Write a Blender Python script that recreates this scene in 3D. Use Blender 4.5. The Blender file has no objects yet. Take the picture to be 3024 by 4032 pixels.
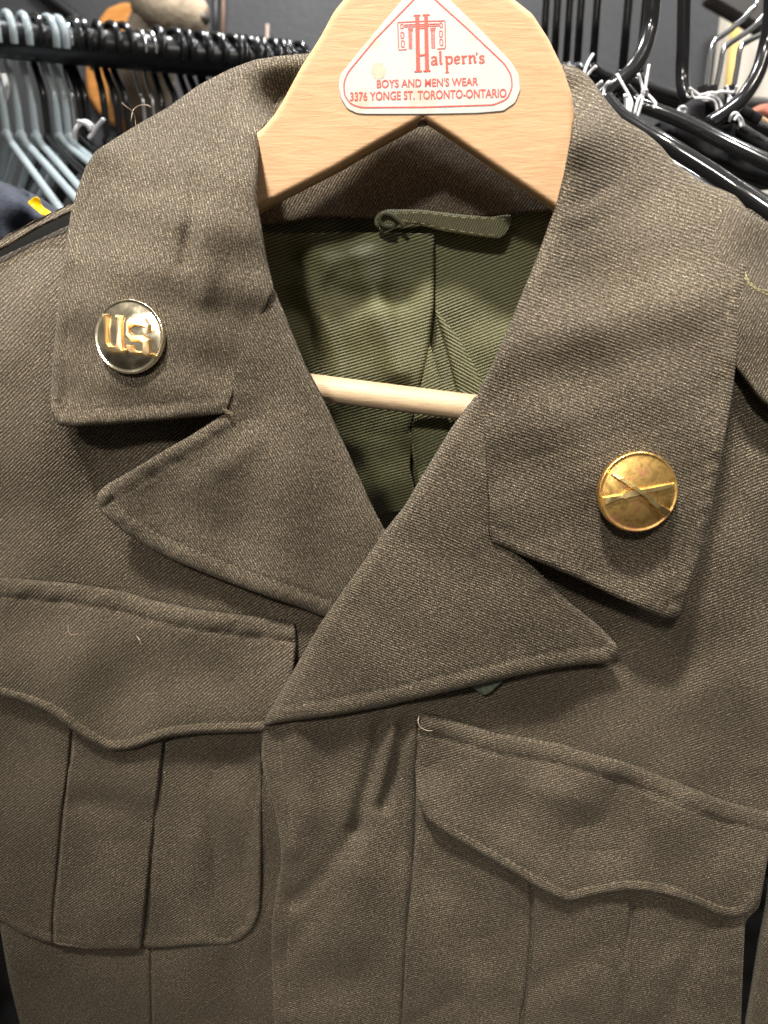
import bpy, bmesh, math, random
import numpy as np
from mathutils import Vector, Matrix
from mathutils.geometry import delaunay_2d_cdt
random.seed(7); np.random.seed(7)
S = bpy.context.scene
COL = S.collection

# ------------------------------------------------------------------ camera
CAMZ = 1.45
PITCH = math.radians(18.0)
FPX = 3032.0                       # focal length in full-size photo pixels
cd = bpy.data.cameras.new('camera'); cam = bpy.data.objects.new('camera', cd); COL.objects.link(cam)
cam.location = (0, 0, CAMZ); cam.rotation_euler = (math.pi/2 - PITCH, 0, 0)
cd.sensor_fit = 'HORIZONTAL'; cd.lens = 26.0; cd.sensor_width = 26.0*3024/FPX
cd.clip_start = 0.01; cd.clip_end = 50
cd.dof.use_dof = True; cd.dof.focus_distance = 0.282; cd.dof.aperture_fstop = 14
S.camera = cam

# ------------------------------------------------------------------ light
W = bpy.data.worlds.new('World'); S.world = W; W.use_nodes = True
nt = W.node_tree; nt.nodes.clear()
wo = nt.nodes.new('ShaderNodeOutputWorld'); bg = nt.nodes.new('ShaderNodeBackground')
tc = nt.nodes.new('ShaderNodeTexCoord'); sx = nt.nodes.new('ShaderNodeSeparateXYZ')
cr = nt.nodes.new('ShaderNodeValToRGB'); mr = nt.nodes.new('ShaderNodeMapRange')
mr.inputs[1].default_value = -1; mr.inputs[2].default_value = 1
nt.links.new(tc.outputs['Generated'], sx.inputs[0]); nt.links.new(sx.outputs[2], mr.inputs[0])
nt.links.new(mr.outputs[0], cr.inputs[0]); nt.links.new(cr.outputs[0], bg.inputs[0]); nt.links.new(bg.outputs[0], wo.inputs[0])
e = cr.color_ramp.elements
e[0].position = 0.0; e[0].color = (.08, .062, .043, 1)
e[1].position = 1.0; e[1].color = (1.0, .93, .84, 1)
for p, c in ((.42, (.08, .07, .06, 1)), (.50, (.14, .125, .11, 1)), (.57, (.62, .58, .52, 1)), (.66, (.30, .28, .25, 1))):
    q = e.new(p); q.color = c
bg.inputs[1].default_value = 0.46

def spot(name, loc, target, size, watts, col, cone):
    l = bpy.data.lights.new(name, 'SPOT'); l.shadow_soft_size = size/2; l.energy = watts; l.color = col; l.spot_size = math.radians(cone); l.spot_blend = 1.0
    o = bpy.data.objects.new(name, l); COL.objects.link(o); o.location = loc
    o.rotation_euler = (Vector(target)-Vector(loc)).to_track_quat('-Z', 'Y').to_euler()
    return o
def area(name, loc, target, size, watts, col):
    l = bpy.data.lights.new(name, 'AREA'); l.shape = 'DISK'; l.size = size; l.energy = watts; l.color = col
    o = bpy.data.objects.new(name, l); COL.objects.link(o); o.location = loc
    o.rotation_euler = (Vector(target)-Vector(loc)).to_track_quat('-Z', 'Y').to_euler()
    return o
TG = (0, .27, CAMZ-.02)
spot('key_spot_light', (-.42, -1.25, CAMZ+1.02), (.02, .27, CAMZ+.085), .15, 112, (1, .94, .85), 28)  # both key beams narrowed and aimed high, imitating shade on the lower jacket
spot('key_spot_light', (-.30, -.40, CAMZ+1.32), (.02, .27, CAMZ+.085), .15, 225, (1, .94, .85), 28)
area('ceiling_or_fill_light', (.75, -.50, CAMZ+1.35), TG, .10, 7, (1, .93, .82))
area('ceiling_or_fill_light', (-.55, .80, CAMZ+1.4), (-.4, .9, CAMZ), .07, 22, (.95, .98, 1))
area('ceiling_or_fill_light', (.55, .55, CAMZ+1.4), (.4, .7, CAMZ), .07, 14, (.95, .98, 1))
area('ceiling_or_fill_light', (-.2, 1.4, CAMZ+1.5), (-.6, 2.2, CAMZ+.4), .3, 36, (1, .97, .93))
area('ceiling_or_fill_light', (1.5, 1.2, CAMZ+1.5), (1.2, 2.2, CAMZ+.4), .3, 34, (1, .97, .93))  # unseen fill lamp, added to brighten the cream wall
S.view_settings.view_transform = 'Standard'; S.view_settings.look = 'None'
S.view_settings.exposure = 0.0; S.view_settings.gamma = 1.0

# ------------------------------------------------------------------ geometry helpers
K = 3024/1659.0                    # tracing sheet (1659 px wide) to photo pixels
RIGHT = np.array([1., 0, 0]); FWD = np.array([0, math.cos(PITCH), -math.sin(PITCH)]); UP = np.array([0, math.sin(PITCH), math.cos(PITCH)])
ORG = np.array([0, 0, CAMZ])
YAW = .105; BASEY = .268
NRM = np.array([-YAW, -1.0, 0]); NL = np.linalg.norm(NRM); NRM = NRM/NL
UAX = np.array([1.0, -YAW, 0])/NL
def rays(P):
    P = np.asarray(P, float).reshape(-1, 2)
    xf = (P[:, 0]*K-1512)/FPX; yd = (P[:, 1]*K-2016)/FPX
    return xf[:, None]*RIGHT - yd[:, None]*UP + FWD
def unp(P, h):
    """points on the hanging jacket's plane, raised h metres towards the room"""
    d = rays(P); t = (-BASEY/NL + np.asarray(h, float).reshape(-1))/(d @ NRM)
    return ORG + d*t[:, None]
def at(ax, ay, Y):
    d = rays([(ax, ay)])[0]; return Vector(ORG + d*(Y/d[1]))
def dist_poly(P, poly, closed=False):
    P = np.asarray(P, float); Q = np.asarray(poly, float)
    A = Q if closed else Q[:-1]; B = np.roll(Q, -1, 0) if closed else Q[1:]
    out = np.full(len(P), 1e9)
    AB = B-A; L2 = (AB**2).sum(1)+1e-12
    for i in range(0, len(P), 4000):
        p = P[i:i+4000]
        t = np.clip(((p[:, None, :]-A[None])*AB[None]).sum(2)/L2, 0, 1)
        d = p[:, None, :]-(A[None]+t[..., None]*AB[None])
        out[i:i+4000] = np.sqrt((d**2).sum(2).min(1))
    return out
def inside(P, poly):
    P = np.asarray(P, float); Q = np.asarray(poly, float); R = np.roll(Q, -1, 0)
    res = np.zeros(len(P), bool)
    for (x1, y1), (x2, y2) in zip(Q, R):
        c = ((y1 > P[:, 1]) != (y2 > P[:, 1]))
        with np.errstate(divide='ignore', invalid='ignore'):
            xx = (x2-x1)*(P[:, 1]-y1)/(y2-y1+1e-12)+x1
        res ^= c & (P[:, 0] < xx)
    return res
def resample(pts, step, closed):
    P = np.asarray(pts, float)
    if closed: P = np.vstack([P, P[:1]])
    L = np.r_[0, np.cumsum(np.hypot(*np.diff(P, axis=0).T))]
    n = max(2, int(round(L[-1]/step)))
    s = np.linspace(0, L[-1], n+1)
    R = np.c_[np.interp(s, L, P[:, 0]), np.interp(s, L, P[:, 1])]
    return R[:-1] if closed else R
def smooth(P, n, closed):
    P = P.copy()
    for _ in range(n):
        if closed: P = .25*np.roll(P, 1, 0)+.5*P+.25*np.roll(P, -1, 0)
        else: P[1:-1] = .25*P[:-2]+.5*P[1:-1]+.25*P[2:]
    return P
def tps(ctrl):
    C = np.asarray(ctrl, float); X = C[:, :2]/500; v = C[:, 2]; n = len(C)
    def U(r2): return np.where(r2 > 0, .5*r2*np.log(r2+1e-12), 0)
    Km = U(((X[:, None]-X[None])**2).sum(2)) + 1e-4*np.eye(n)
    Pm = np.c_[np.ones(n), X]
    A = np.block([[Km, Pm], [Pm.T, np.zeros((3, 3))]])
    w = np.linalg.solve(A, np.r_[v, 0, 0, 0])
    def f(P):
        Q = np.asarray(P, float)/500
        out = np.empty(len(Q))
        for i in range(0, len(Q), 8000):
            q = Q[i:i+8000]
            out[i:i+8000] = U(((q[:, None]-X[None])**2).sum(2)) @ w[:n] + np.c_[np.ones(len(q)), q] @ w[n:]
        return out
    return f
def waves(seed, lam=(160, 420), amp=.0006, n=7):
    r = np.random.RandomState(seed); th = r.uniform(0, 2*np.pi, n); lm = r.uniform(*lam, n); ph = r.uniform(0, 6.28, n); a = amp*r.uniform(.4, 1, n)
    def f(P):
        P = np.asarray(P, float)
        return sum(a[i]*np.sin(2*np.pi*(P[:, 0]*np.cos(th[i])+P[:, 1]*np.sin(th[i]))/lm[i]+ph[i]) for i in range(n))
    return f
BODY = {}
def heightfn(ctrl, folds=(), edges=(), seed=1, wav=.0005, lam=(160, 420), body=False):
    T = tps(ctrl); Wv = waves(seed, lam, wav)
    E = [dict(e, pts=smooth(resample(e['pts'], 6, False), 2, False)) for e in edges]
    F = [(smooth(resample(p, 8, False), 3, False), s, a) for p, s, a in folds]
    W2_ = waves(seed+50, (34, 85), .00007 if wav else 0, 9); W3_ = waves(seed+90, (22, 50), .00005 if wav else 0, 8)
    def h(P):
        P = np.asarray(P, float)
        z = T(P)+Wv(P)+.5*W2_(P)
        for p, s, a in F:
            d = dist_poly(P, p); z = z + a*np.exp(-(d/s)**2)
        for e in E:
            d = dist_poly(P, e['pts']); w_ = 1.0
            for q_, tp in zip((e['pts'][0], e['pts'][-1]), e.get('tap', (0, 0))):
                if tp: w_ = w_*np.clip(np.hypot(P[:, 0]-q_[0], P[:, 1]-q_[1])/tp, 0, 1)
            r = e.get('r', 7); rm = e.get('rm', .0009)
            q = np.clip(d/r, 0, 1); z = z - w_*rm*(1-np.sqrt(np.clip(1-(1-q)**2, 0, 1)))
            st = e.get('st')
            if st:
                z = z + w_*e.get('puff', .0004)*np.sin(np.pi*np.clip(d/st, 0, 1))
                z = z - w_*e.get('gr', .00045)*np.exp(-((d-st)/3.4)**2) + w_*np.exp(-((d-st*.6)/(st*.8))**2)*(W2_(P)+W3_(P))
        return z
    if body: BODY[id(h)] = h
    return h
SOFT = waves(404, (150, 340), .00085, 8)
def lie(hf):
    return (lambda P: hf(P)+SOFT(P)) if id(hf) in BODY else hf
def mesh_obj(name, verts, faces, mat, parent=None, smooth_=True, uvs=None, mats=None, fm=None):
    m = bpy.data.meshes.new(name); m.from_pydata([tuple(map(float, v)) for v in verts], [], [tuple(map(int, f)) for f in faces])
    m.materials.append(mat)
    if mats:
        for x in mats: m.materials.append(x)
    if smooth_: m.polygons.foreach_set('use_smooth', [True]*len(m.polygons))
    if fm is not None: m.polygons.foreach_set('material_index', fm)
    if uvs is not None:
        l = m.uv_layers.new(name='UVMap')
        vi = np.empty(len(m.loops), np.int32); m.loops.foreach_get('vertex_index', vi)
        l.data.foreach_set('uv', np.asarray(uvs, np.float32)[vi].ravel())
    m.update()
    o = bpy.data.objects.new(name, m); COL.objects.link(o)
    if parent is not None: o.parent = parent; o.matrix_parent_inverse = parent.matrix_world.inverted() if parent.type != 'EMPTY' else Matrix.Translation(-parent.location)
    return o
def thing(name, label, cat, loc=(0, 0, 0), group=None):
    o = bpy.data.objects.new(name, None); COL.objects.link(o); o.location = loc; o.empty_display_size = .02
    o['label'] = label; o['category'] = cat
    if group: o['group'] = group
    return o
def tag(o, label, cat, group=None):
    o['label'] = label; o['category'] = cat
    if group: o['group'] = group
    return o
def cloth(name, outline, hf, mat, parent, grain=40, g=6, sm=2, thick=.0012, rings=(2.2, 4.6, 8, 13, 20, 28, 36), extra=()):
    """one cut of cloth: traced outline, real height field, thickness and a turned rim"""
    hf = lie(hf)
    B = smooth(resample(outline, 5, True), sm, True)
    x0, y0 = B.min(0); x1, y1 = B.max(0)
    xs = np.arange(x0, x1, g); ys = np.arange(y0, y1, g)
    G = np.array([(x+(g/2 if j % 2 else 0), y) for j, y in enumerate(ys) for x in xs])
    tan = np.roll(B, -1, 0)-np.roll(B, 1, 0); nn = np.c_[-tan[:, 1], tan[:, 0]]; nn /= np.linalg.norm(nn, axis=1)[:, None]+1e-9
    pts = []
    for r in rings:
        for s in (1, -1): 
            R = B+nn*s*r; R = R[inside(R, B)]
            if len(R): R = R[dist_poly(R, B, True) > r*.93]; pts.append(R)
    G = G[inside(G, B)]; G = G[dist_poly(G, B, True) > max(rings)+g*.45]
    for ln in extra:
        Q = smooth(resample(ln, 4, False), 3, False); T_ = np.gradient(Q, axis=0); T_ /= np.linalg.norm(T_, axis=1)[:, None]+1e-9; n_ = np.c_[-T_[:, 1], T_[:, 0]]
        G = G[dist_poly(G, Q) > 13]
        pts = [q[dist_poly(q, Q) > 13] for q in pts]
        for o_ in (0, 1.8, -1.8, 3.8, -3.8, 6.5, -6.5, 10, -10):
            q = Q+n_*o_; q = q[inside(q, B)]
            if len(q): q = q[dist_poly(q, B, True) > 2]; pts.append(q)
    I = np.vstack(pts+[G])
    allp = np.vstack([B, I]); nb = len(B)
    co = [Vector((p[0], -p[1])) for p in allp]
    v, ed, f, ov, oe, of = delaunay_2d_cdt(co, [(i, (i+1) % nb) for i in range(nb)], [], 1, .02)
    P = np.array([(q[0], -q[1]) for q in v]); n = len(P)
    h = hf(P)
    V = unp(P, h); Vb = V - NRM*thick
    F = [tuple(x) for x in f]
    cnt = {}
    for a in F:
        for i in range(len(a)):
            k = (a[i], a[(i+1) % len(a)]); cnt[k] = 1
    rim = [k for k in cnt if (k[1], k[0]) not in cnt]
    faces = F+[tuple(i+n for i in reversed(a)) for a in F]+[(b, a, a+n, b+n) for a, b in rim]
    # cloth coordinates in metres, turned to the grain
    W0 = unp(P, h*0+np.median(h))
    u = W0 @ UAX; w = W0[:, 2]; th = math.radians(grain)
    uv = np.c_[u*math.cos(th)+w*math.sin(th), -u*math.sin(th)+w*math.cos(th)]
    o = mesh_obj(name, np.vstack([V, Vb]), faces, mat, parent, True, np.vstack([uv, uv]))
    o['_t'] = 0; del o['_t']
    o_h[o.name] = hf
    return o
o_h = {}
def stitches(parent, line, hf, mat, dash=11, gap=5, w=1.5, lift=.00035, name='stitching', jit=1.0, thing_=None):
    hf = lie(hf)
    L = smooth(resample(line, 2, False), 6, False)
    verts, faces = [], []
    i = 0; nd = int(dash/2); ng = int(gap/2)
    while i+nd < len(L):
        seg = L[i:i+nd+1:max(1, nd//3)]
        H = hf(seg)
        k = len(seg)
        T = np.gradient(seg, axis=0); T /= np.linalg.norm(T, axis=1)[:, None]+1e-9; Nn = np.c_[-T[:, 1], T[:, 0]]
        prof = np.sin(np.linspace(.15, np.pi-.15, k))
        off = random.uniform(-.4, .4)*jit
        b = len(verts)
        for side, hh in ((-1, -.0001), (0, lift), (1, -.0001)):
            q = unp(seg+Nn*(w*side*(.5+.5*prof[:, None])+off), H+hh*prof+(0 if side else 0))
            verts += list(q)
        for r in range(2):
            for j in range(k-1):
                faces.append((b+r*k+j, b+(r+1)*k+j, b+(r+1)*k+j+1, b+r*k+j+1))
        i += nd+ng+random.choice((0, 0, 1))
    return mesh_obj(name, verts, faces, mat, parent)
def tube_data(pts, rad, seg=10, cap=True):
    P = [Vector(p) for p in pts]; n = len(P)
    R = [rad]*n if not hasattr(rad, '__len__') else rad
    T = [(P[min(i+1, n-1)]-P[max(i-1, 0)]).normalized() for i in range(n)]
    a = T[0].orthogonal().normalized(); verts = []; faces = []
    for i in range(n):
        a = (a-T[i]*a.dot(T[i])).normalized(); b = T[i].cross(a)
        for k in range(seg):
            t = 2*math.pi*k/seg; verts.append(P[i]+(a*math.cos(t)+b*math.sin(t))*R[i])
    for i in range(n-1):
        for k in range(seg):
            k2 = (k+1) % seg; faces.append((i*seg+k, i*seg+k2, (i+1)*seg+k2, (i+1)*seg+k))
    if cap:
        faces.append(tuple(reversed(range(seg)))); faces.append(tuple((n-1)*seg+k for k in range(seg)))
    return verts, faces
def spline(pts, n=8):
    P = [Vector(p) for p in pts]; out = []
    for i in range(len(P)-1):
        a, b, c, d = P[max(i-1, 0)], P[i], P[i+1], P[min(i+2, len(P)-1)]
        for k in range(n):
            t = k/n
            out.append(.5*((2*b)+(c-a)*t+(2*a-5*b+4*c-d)*t*t+(3*b-a-3*c+d)*t**3))
    out.append(P[-1]); return out
def tube(name, pts, rad, mat, parent=None, seg=12, n=8, sp=True):
    v, f = tube_data(spline(pts, n) if sp else pts, rad, seg)
    return mesh_obj(name, v, f, mat, parent)
def join_data(parts):
    V, F = [], []
    for v, f in parts:
        b = len(V); V += list(v); F += [tuple(i+b for i in q) for q in f]
    return V, F

# ------------------------------------------------------------------ materials
def newmat(name):
    m = bpy.data.materials.new(name); m.use_nodes = True; t = m.node_tree
    return m, t, t.nodes['Principled BSDF']
def N(t, kind, **kw):
    n = t.nodes.new(kind)
    for k, v in kw.items():
        if k.startswith('i_'): n.inputs[int(k[2:])].default_value = v
        else: setattr(n, k, v)
    return n
def ramp(t, stops, interp='LINEAR'):
    n = t.nodes.new('ShaderNodeValToRGB'); n.color_ramp.interpolation = interp; el = n.color_ramp.elements
    el[0].position, el[0].color = stops[0][0], (*stops[0][1], 1)
    el[1].position, el[1].color = stops[-1][0], (*stops[-1][1], 1)
    for p, c in stops[1:-1]: q = el.new(p); q.color = (*c, 1)
    return n
def wool(name, dark, mid, light, wander=.0014, period=.00107, ribdepth=.75, bump=.00034, speck=1.0, sheen=.10, rough=.9, groove=.22):
    m, t, b = newmat(name); L = t.links.new
    uv = N(t, 'ShaderNodeTexCoord')
    # gentle wander of the ribs
    wn = N(t, 'ShaderNodeTexNoise'); wn.inputs['Scale'].default_value = 60; wn.inputs['Detail'].default_value = 2
    L(uv.outputs['UV'], wn.inputs['Vector'])
    sep = N(t, 'ShaderNodeSeparateXYZ'); L(uv.outputs['UV'], sep.inputs[0])
    wv = N(t, 'ShaderNodeMath', operation='MULTIPLY_ADD'); L(wn.outputs['Fac'], wv.inputs[0]); wv.inputs[1].default_value = wander; L(sep.outputs[1], wv.inputs[2])
    ph = N(t, 'ShaderNodeMath', operation='MULTIPLY'); L(wv.outputs[0], ph.inputs[0]); ph.inputs[1].default_value = 2*math.pi/period
    sn = N(t, 'ShaderNodeMath', operation='SINE'); L(ph.outputs[0], sn.inputs[0])
    rib = N(t, 'ShaderNodeMapRange'); L(sn.outputs[0], rib.inputs[0]); rib.inputs[1].default_value = -1; rib.inputs[2].default_value = 1
    # yarn floats across the rib
    mp = N(t, 'ShaderNodeMapping'); mp.inputs['Scale'].default_value = (1, 1.15, 1); L(uv.outputs['UV'], mp.inputs[0])
    n1 = N(t, 'ShaderNodeTexNoise'); n1.inputs['Scale'].default_value = 2900; n1.inputs['Detail'].default_value = 1.5; n1.inputs['Roughness'].default_value = .7
    L(mp.outputs[0], n1.inputs['Vector'])
    n2 = N(t, 'ShaderNodeTexNoise'); n2.inputs['Scale'].default_value = 900; n2.inputs['Detail'].default_value = 2
    L(mp.outputs[0], n2.inputs['Vector'])
    n3 = N(t, 'ShaderNodeTexNoise'); n3.inputs['Scale'].default_value = 28; n3.inputs['Detail'].default_value = 3
    L(uv.outputs['UV'], n3.inputs['Vector'])
    ad = N(t, 'ShaderNodeMath', operation='MULTIPLY_ADD'); L(n2.outputs['Fac'], ad.inputs[0]); ad.inputs[1].default_value = .30; L(n1.outputs['Fac'], ad.inputs[2])
    a2 = N(t, 'ShaderNodeMath', operation='MULTIPLY_ADD'); L(n3.outputs['Fac'], a2.inputs[0]); a2.inputs[1].default_value = .10; L(ad.outputs[0], a2.inputs[2])
    c0 = .70; s = .15/speck
    rp = ramp(t, [(c0-s, dark), (c0, mid), (c0+s*.75, light), (min(.999, c0+s*1.4), tuple(min(1, x*2.0) for x in light))])
    L(a2.outputs[0], rp.inputs[0])
    mx = N(t, 'ShaderNodeMix', data_type='RGBA', blend_type='MULTIPLY'); L(rp.outputs[0], mx.inputs[6])
    gc = N(t, 'ShaderNodeMapRange'); L(rib.outputs[0], gc.inputs[0]); gc.inputs[3].default_value = groove; gc.inputs[4].default_value = 1.25; gc.inputs[1].default_value = .12; gc.inputs[2].default_value = .75
    cb = N(t, 'ShaderNodeCombineColor'); [L(gc.outputs[0], cb.inputs[i]) for i in range(3)]
    L(cb.outputs[0], mx.inputs[7]); mx.inputs[0].default_value = ribdepth
    L(mx.outputs[2], b.inputs['Base Color'])
    b.inputs['Roughness'].default_value = rough; b.inputs['Specular IOR Level'].default_value = .25 if rough > .7 else .35
    b.inputs['Sheen Weight'].default_value = sheen; b.inputs['Sheen Roughness'].default_value = .5; b.inputs['Sheen Tint'].default_value = (.9, .8, .62, 1)
    hb = N(t, 'ShaderNodeMath', operation='MULTIPLY_ADD'); L(n1.outputs['Fac'], hb.inputs[0]); hb.inputs[1].default_value = 1.1; L(rib.outputs[0], hb.inputs[2])
    bp = N(t, 'ShaderNodeBump'); bp.inputs['Strength'].default_value = .8; bp.inputs['Distance'].default_value = bump; L(hb.outputs[0], bp.inputs['Height'])
    L(bp.outputs[0], b.inputs['Normal'])
    return m
M = {}
M['wool'] = wool('olive_drab_wool', (.0170, .0129, .0083), (.0545, .0420, .0280), (.222, .181, .128))
M['wool_fine'] = wool('olive_drab_wool_fine', (.0170, .0129, .0083), (.0545, .0420, .0280), (.222, .181, .128), period=.00094, ribdepth=.62)
M['lining'] = wool('green_lining', wander=.0007, dark=(.060, .060, .026), mid=(.135, .132, .062), light=(.21, .205, .115), period=.00125, ribdepth=1.0, bump=.0004, speck=.5, sheen=.0, rough=.46, groove=.28)
M['loop'] = wool('green_tape', (.06, .056, .028), (.135, .128, .068), (.22, .21, .12), period=.0009, ribdepth=.8, bump=.0003, speck=.5, sheen=0, rough=.6, groove=.3)
def plain(name, col, rough=.5, metal=0, bumpscale=None, bumpd=.0005, var=None, coat=0, spec=.5, trans=0):
    m, t, b = newmat(name)
    b.inputs['Base Color'].default_value = (*col, 1); b.inputs['Roughness'].default_value = rough; b.inputs['Metallic'].default_value = metal
    b.inputs['Coat Weight'].default_value = coat; b.inputs['Specular IOR Level'].default_value = spec
    if trans: b.inputs['Transmission Weight'].default_value = trans
    tcx = N(t, 'ShaderNodeTexCoord')
    if var:
        n = N(t, 'ShaderNodeTexNoise'); n.inputs['Scale'].default_value = var[0]; n.inputs['Detail'].default_value = 4
        t.links.new(tcx.outputs['Object'], n.inputs['Vector'])
        r = ramp(t, [(.3, tuple(c*(1-var[1]) for c in col)), (.7, tuple(min(1, c*(1+var[1])) for c in col))])
        t.links.new(n.outputs['Fac'], r.inputs[0]); t.links.new(r.outputs[0], b.inputs['Base Color'])
    if bumpscale:
        n = N(t, 'ShaderNodeTexNoise'); n.inputs['Scale'].default_value = bumpscale; n.inputs['Detail'].default_value = 4
        t.links.new(tcx.outputs['Object'], n.inputs['Vector'])
        bp = N(t, 'ShaderNodeBump'); bp.inputs['Distance'].default_value = bumpd; bp.inputs['Strength'].default_value = .6
        t.links.new(n.outputs['Fac'], bp.inputs['Height']); t.links.new(bp.outputs[0], b.inputs['Normal'])
    return m
M['thread'] = plain('tan_thread', (.16, .13, .082), .8, var=(900, .4))
M['thread_light'] = plain('khaki_thread', (.30, .27, .13), .8, var=(900, .3))
def wood(name, light, dark, scale, rot, rough=.5, bump=.00025, stretch=14):
    m, t, b = newmat(name); L = t.links.new
    tcx = N(t, 'ShaderNodeTexCoord'); mp = N(t, 'ShaderNodeMapping'); mp.inputs['Rotation'].default_value = rot; mp.inputs['Scale'].default_value = (1, stretch, stretch)
    L(tcx.outputs['Object'], mp.inputs[0])
    n = N(t, 'ShaderNodeTexNoise'); n.inputs['Scale'].default_value = scale; n.inputs['Detail'].default_value = 6; n.inputs['Roughness'].default_value = .65; n.inputs['Distortion'].default_value = .5
    L(mp.outputs[0], n.inputs['Vector'])
    r = ramp(t, [(.3, dark), (.5, tuple((a+c)/2 for a, c in zip(light, dark))), (.68, light)]); L(n.outputs['Fac'], r.inputs[0])
    L(r.outputs[0], b.inputs['Base Color']); b.inputs['Roughness'].default_value = rough; b.inputs['Specular IOR Level'].default_value = .35
    bp = N(t, 'ShaderNodeBump'); bp.inputs['Distance'].default_value = bump; bp.inputs['Strength'].default_value = .7; L(n.outputs['Fac'], bp.inputs['Height']); L(bp.outputs[0], b.inputs['Normal'])
    return m
M['beech'] = wood('beech_wood', (.56, .36, .205), (.47, .285, .15), 34, (0, .16, 0), bump=.0003, stretch=18)
M['dowel'] = wood('pale_dowel_wood', (.60, .455, .30), (.48, .335, .20), 60, (0, .12, 0))

# ------------------------------------------------------------------ the jacket
jacket = thing('wool_jacket', 'olive drab wool army jacket with two brass collar discs hung on a wooden hanger', 'jacket', tuple(unp([(800, 2212)], [-.03])[0]))

# --- lining and back of the neck
lin_ctrl = [(450, 470, -0.0545), (600, 480, -0.0616), (830, 475, -0.0658), (1100, 465, -0.0616), (1300, 450, -0.0504), (560, 700, -0.0560), (750, 700, -0.0602), (920, 700, -0.0581),
            (1100, 700, -0.0581), (1250, 700, -0.0490), (600, 1000, -0.100), (740, 960, -0.078), (900, 1000, -0.072), (1100, 1000, -0.060), (800, 1200, -0.105), (450, 900, -0.0420)]
lin_h = heightfn(lin_ctrl, folds=[([(640, 560), (740, 640), (860, 640)], 26, -.0035), ([(620, 640), (680, 720), (720, 830)], 26, -.003), ([(690, 600), (720, 560), (800, 545)], 22, .0028),
        ([(780, 560), (830, 690), (860, 800)], 30, .004), ([(640, 520), (760, 520), (900, 515)], 16, -.0018), ([(700, 690), (720, 760), (730, 840)], 18, .003)], seed=3, wav=.0007, lam=(110, 300))
back = cloth('back_lining', [(450, 470), (600, 478), (690, 468), (810, 472), (960, 470), (1105, 462), (1300, 445), (1320, 800), (1200, 1300), (700, 1350), (440, 1000)], lin_h, M['lining'], jacket, grain=22, g=7)
pl_h = heightfn([(x, y, z+.0055) for x, y, z in lin_ctrl], folds=[([(640, 560), (740, 640), (860, 640)], 26, -.0035), ([(620, 640), (680, 720), (720, 830)], 26, -.003), ([(690, 600), (720, 560), (800, 545)], 22, .0028),
        ([(780, 560), (830, 690), (860, 800)], 30, .004), ([(700, 690), (720, 760), (730, 840)], 18, .003)],
        edges=[dict(pts=[(938, 500), (938, 600), (937, 664), (929, 737), (919, 793), (905, 850), (890, 930)], r=16, rm=.002)], seed=3, wav=.0007, lam=(110, 300))
pleat = cloth('back_pleat', [(455, 500), (620, 505), (760, 502), (938, 504), (938, 600), (937, 664), (929, 737), (919, 793), (905, 850), (890, 930), (885, 1010), (905, 1100), (800, 1110), (640, 900), (520, 700), (455, 600)], pl_h, M['lining'], jacket, grain=17, g=6)
fo_h = heightfn([(940, 668, -0.0553), (1038, 833, -0.0504), (1000, 760, -0.0518), (960, 734, -0.0546), (988, 840, -0.0539), (1000, 900, -0.0539), (940, 900, -0.0546)], edges=[dict(pts=[(937, 664), (990, 730), (1045, 835)], r=10, rm=.0015), dict(pts=[(941, 670), (960, 734), (985, 835), (1000, 900)], r=10, rm=.0015)], seed=4, wav=.0003)
cloth('fold', [(938, 664), (990, 728), (1050, 835), (1060, 900), (1000, 905), (986, 838), (962, 740)], fo_h, M['lining'], back, grain=-28, g=6, sm=1)
f2_h = heightfn([(925, 740, -0.0539), (950, 900, -0.0518), (905, 900, -0.0532), (1000, 1000, -0.0525), (900, 1080, -0.0539), (960, 1200, -0.0518)], edges=[dict(pts=[(926, 740), (945, 800), (965, 870), (985, 960)], r=9, rm=.0015), dict(pts=[(921, 760), (906, 840), (888, 930), (905, 1060)], r=9, rm=.0015)], seed=5, wav=.0005)
cloth('fold', [(927, 738), (946, 800), (967, 870), (1000, 960), (1050, 1050), (960, 1250), (920, 1110), (890, 980), (888, 930), (905, 850), (920, 780)], f2_h, M['lining'], back, grain=25, g=6, sm=1)
# neck band behind the hanger
nb_h = heightfn([(450, 300, -.055), (560, 300, -.062), (700, 300, -.066), (900, 290, -.068), (1100, 300, -.066), (1250, 300, -.06), (560, 475, -.053), (830, 475, -.0605), (1105, 465, -.056), (1280, 450, -.046), (640, 150, -.092), (480, 220, -.09), (900, 130, -.09), (1210, 150, -.092)],
        edges=[dict(pts=[(450, 485), (600, 484), (690, 470), (810, 474), (960, 471), (1105, 464), (1300, 446)], r=6, rm=.001)], seed=6, wav=.0004)
cloth('neck_band', [(470, 200), (600, 128), (700, 112), (900, 105), (1120, 112), (1225, 140), (1290, 250), (1310, 446), (1105, 464), (960, 471), (810, 474), (690, 470), (600, 484), (450, 490)], nb_h, M['wool'], jacket, grain=58, g=8)
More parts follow.
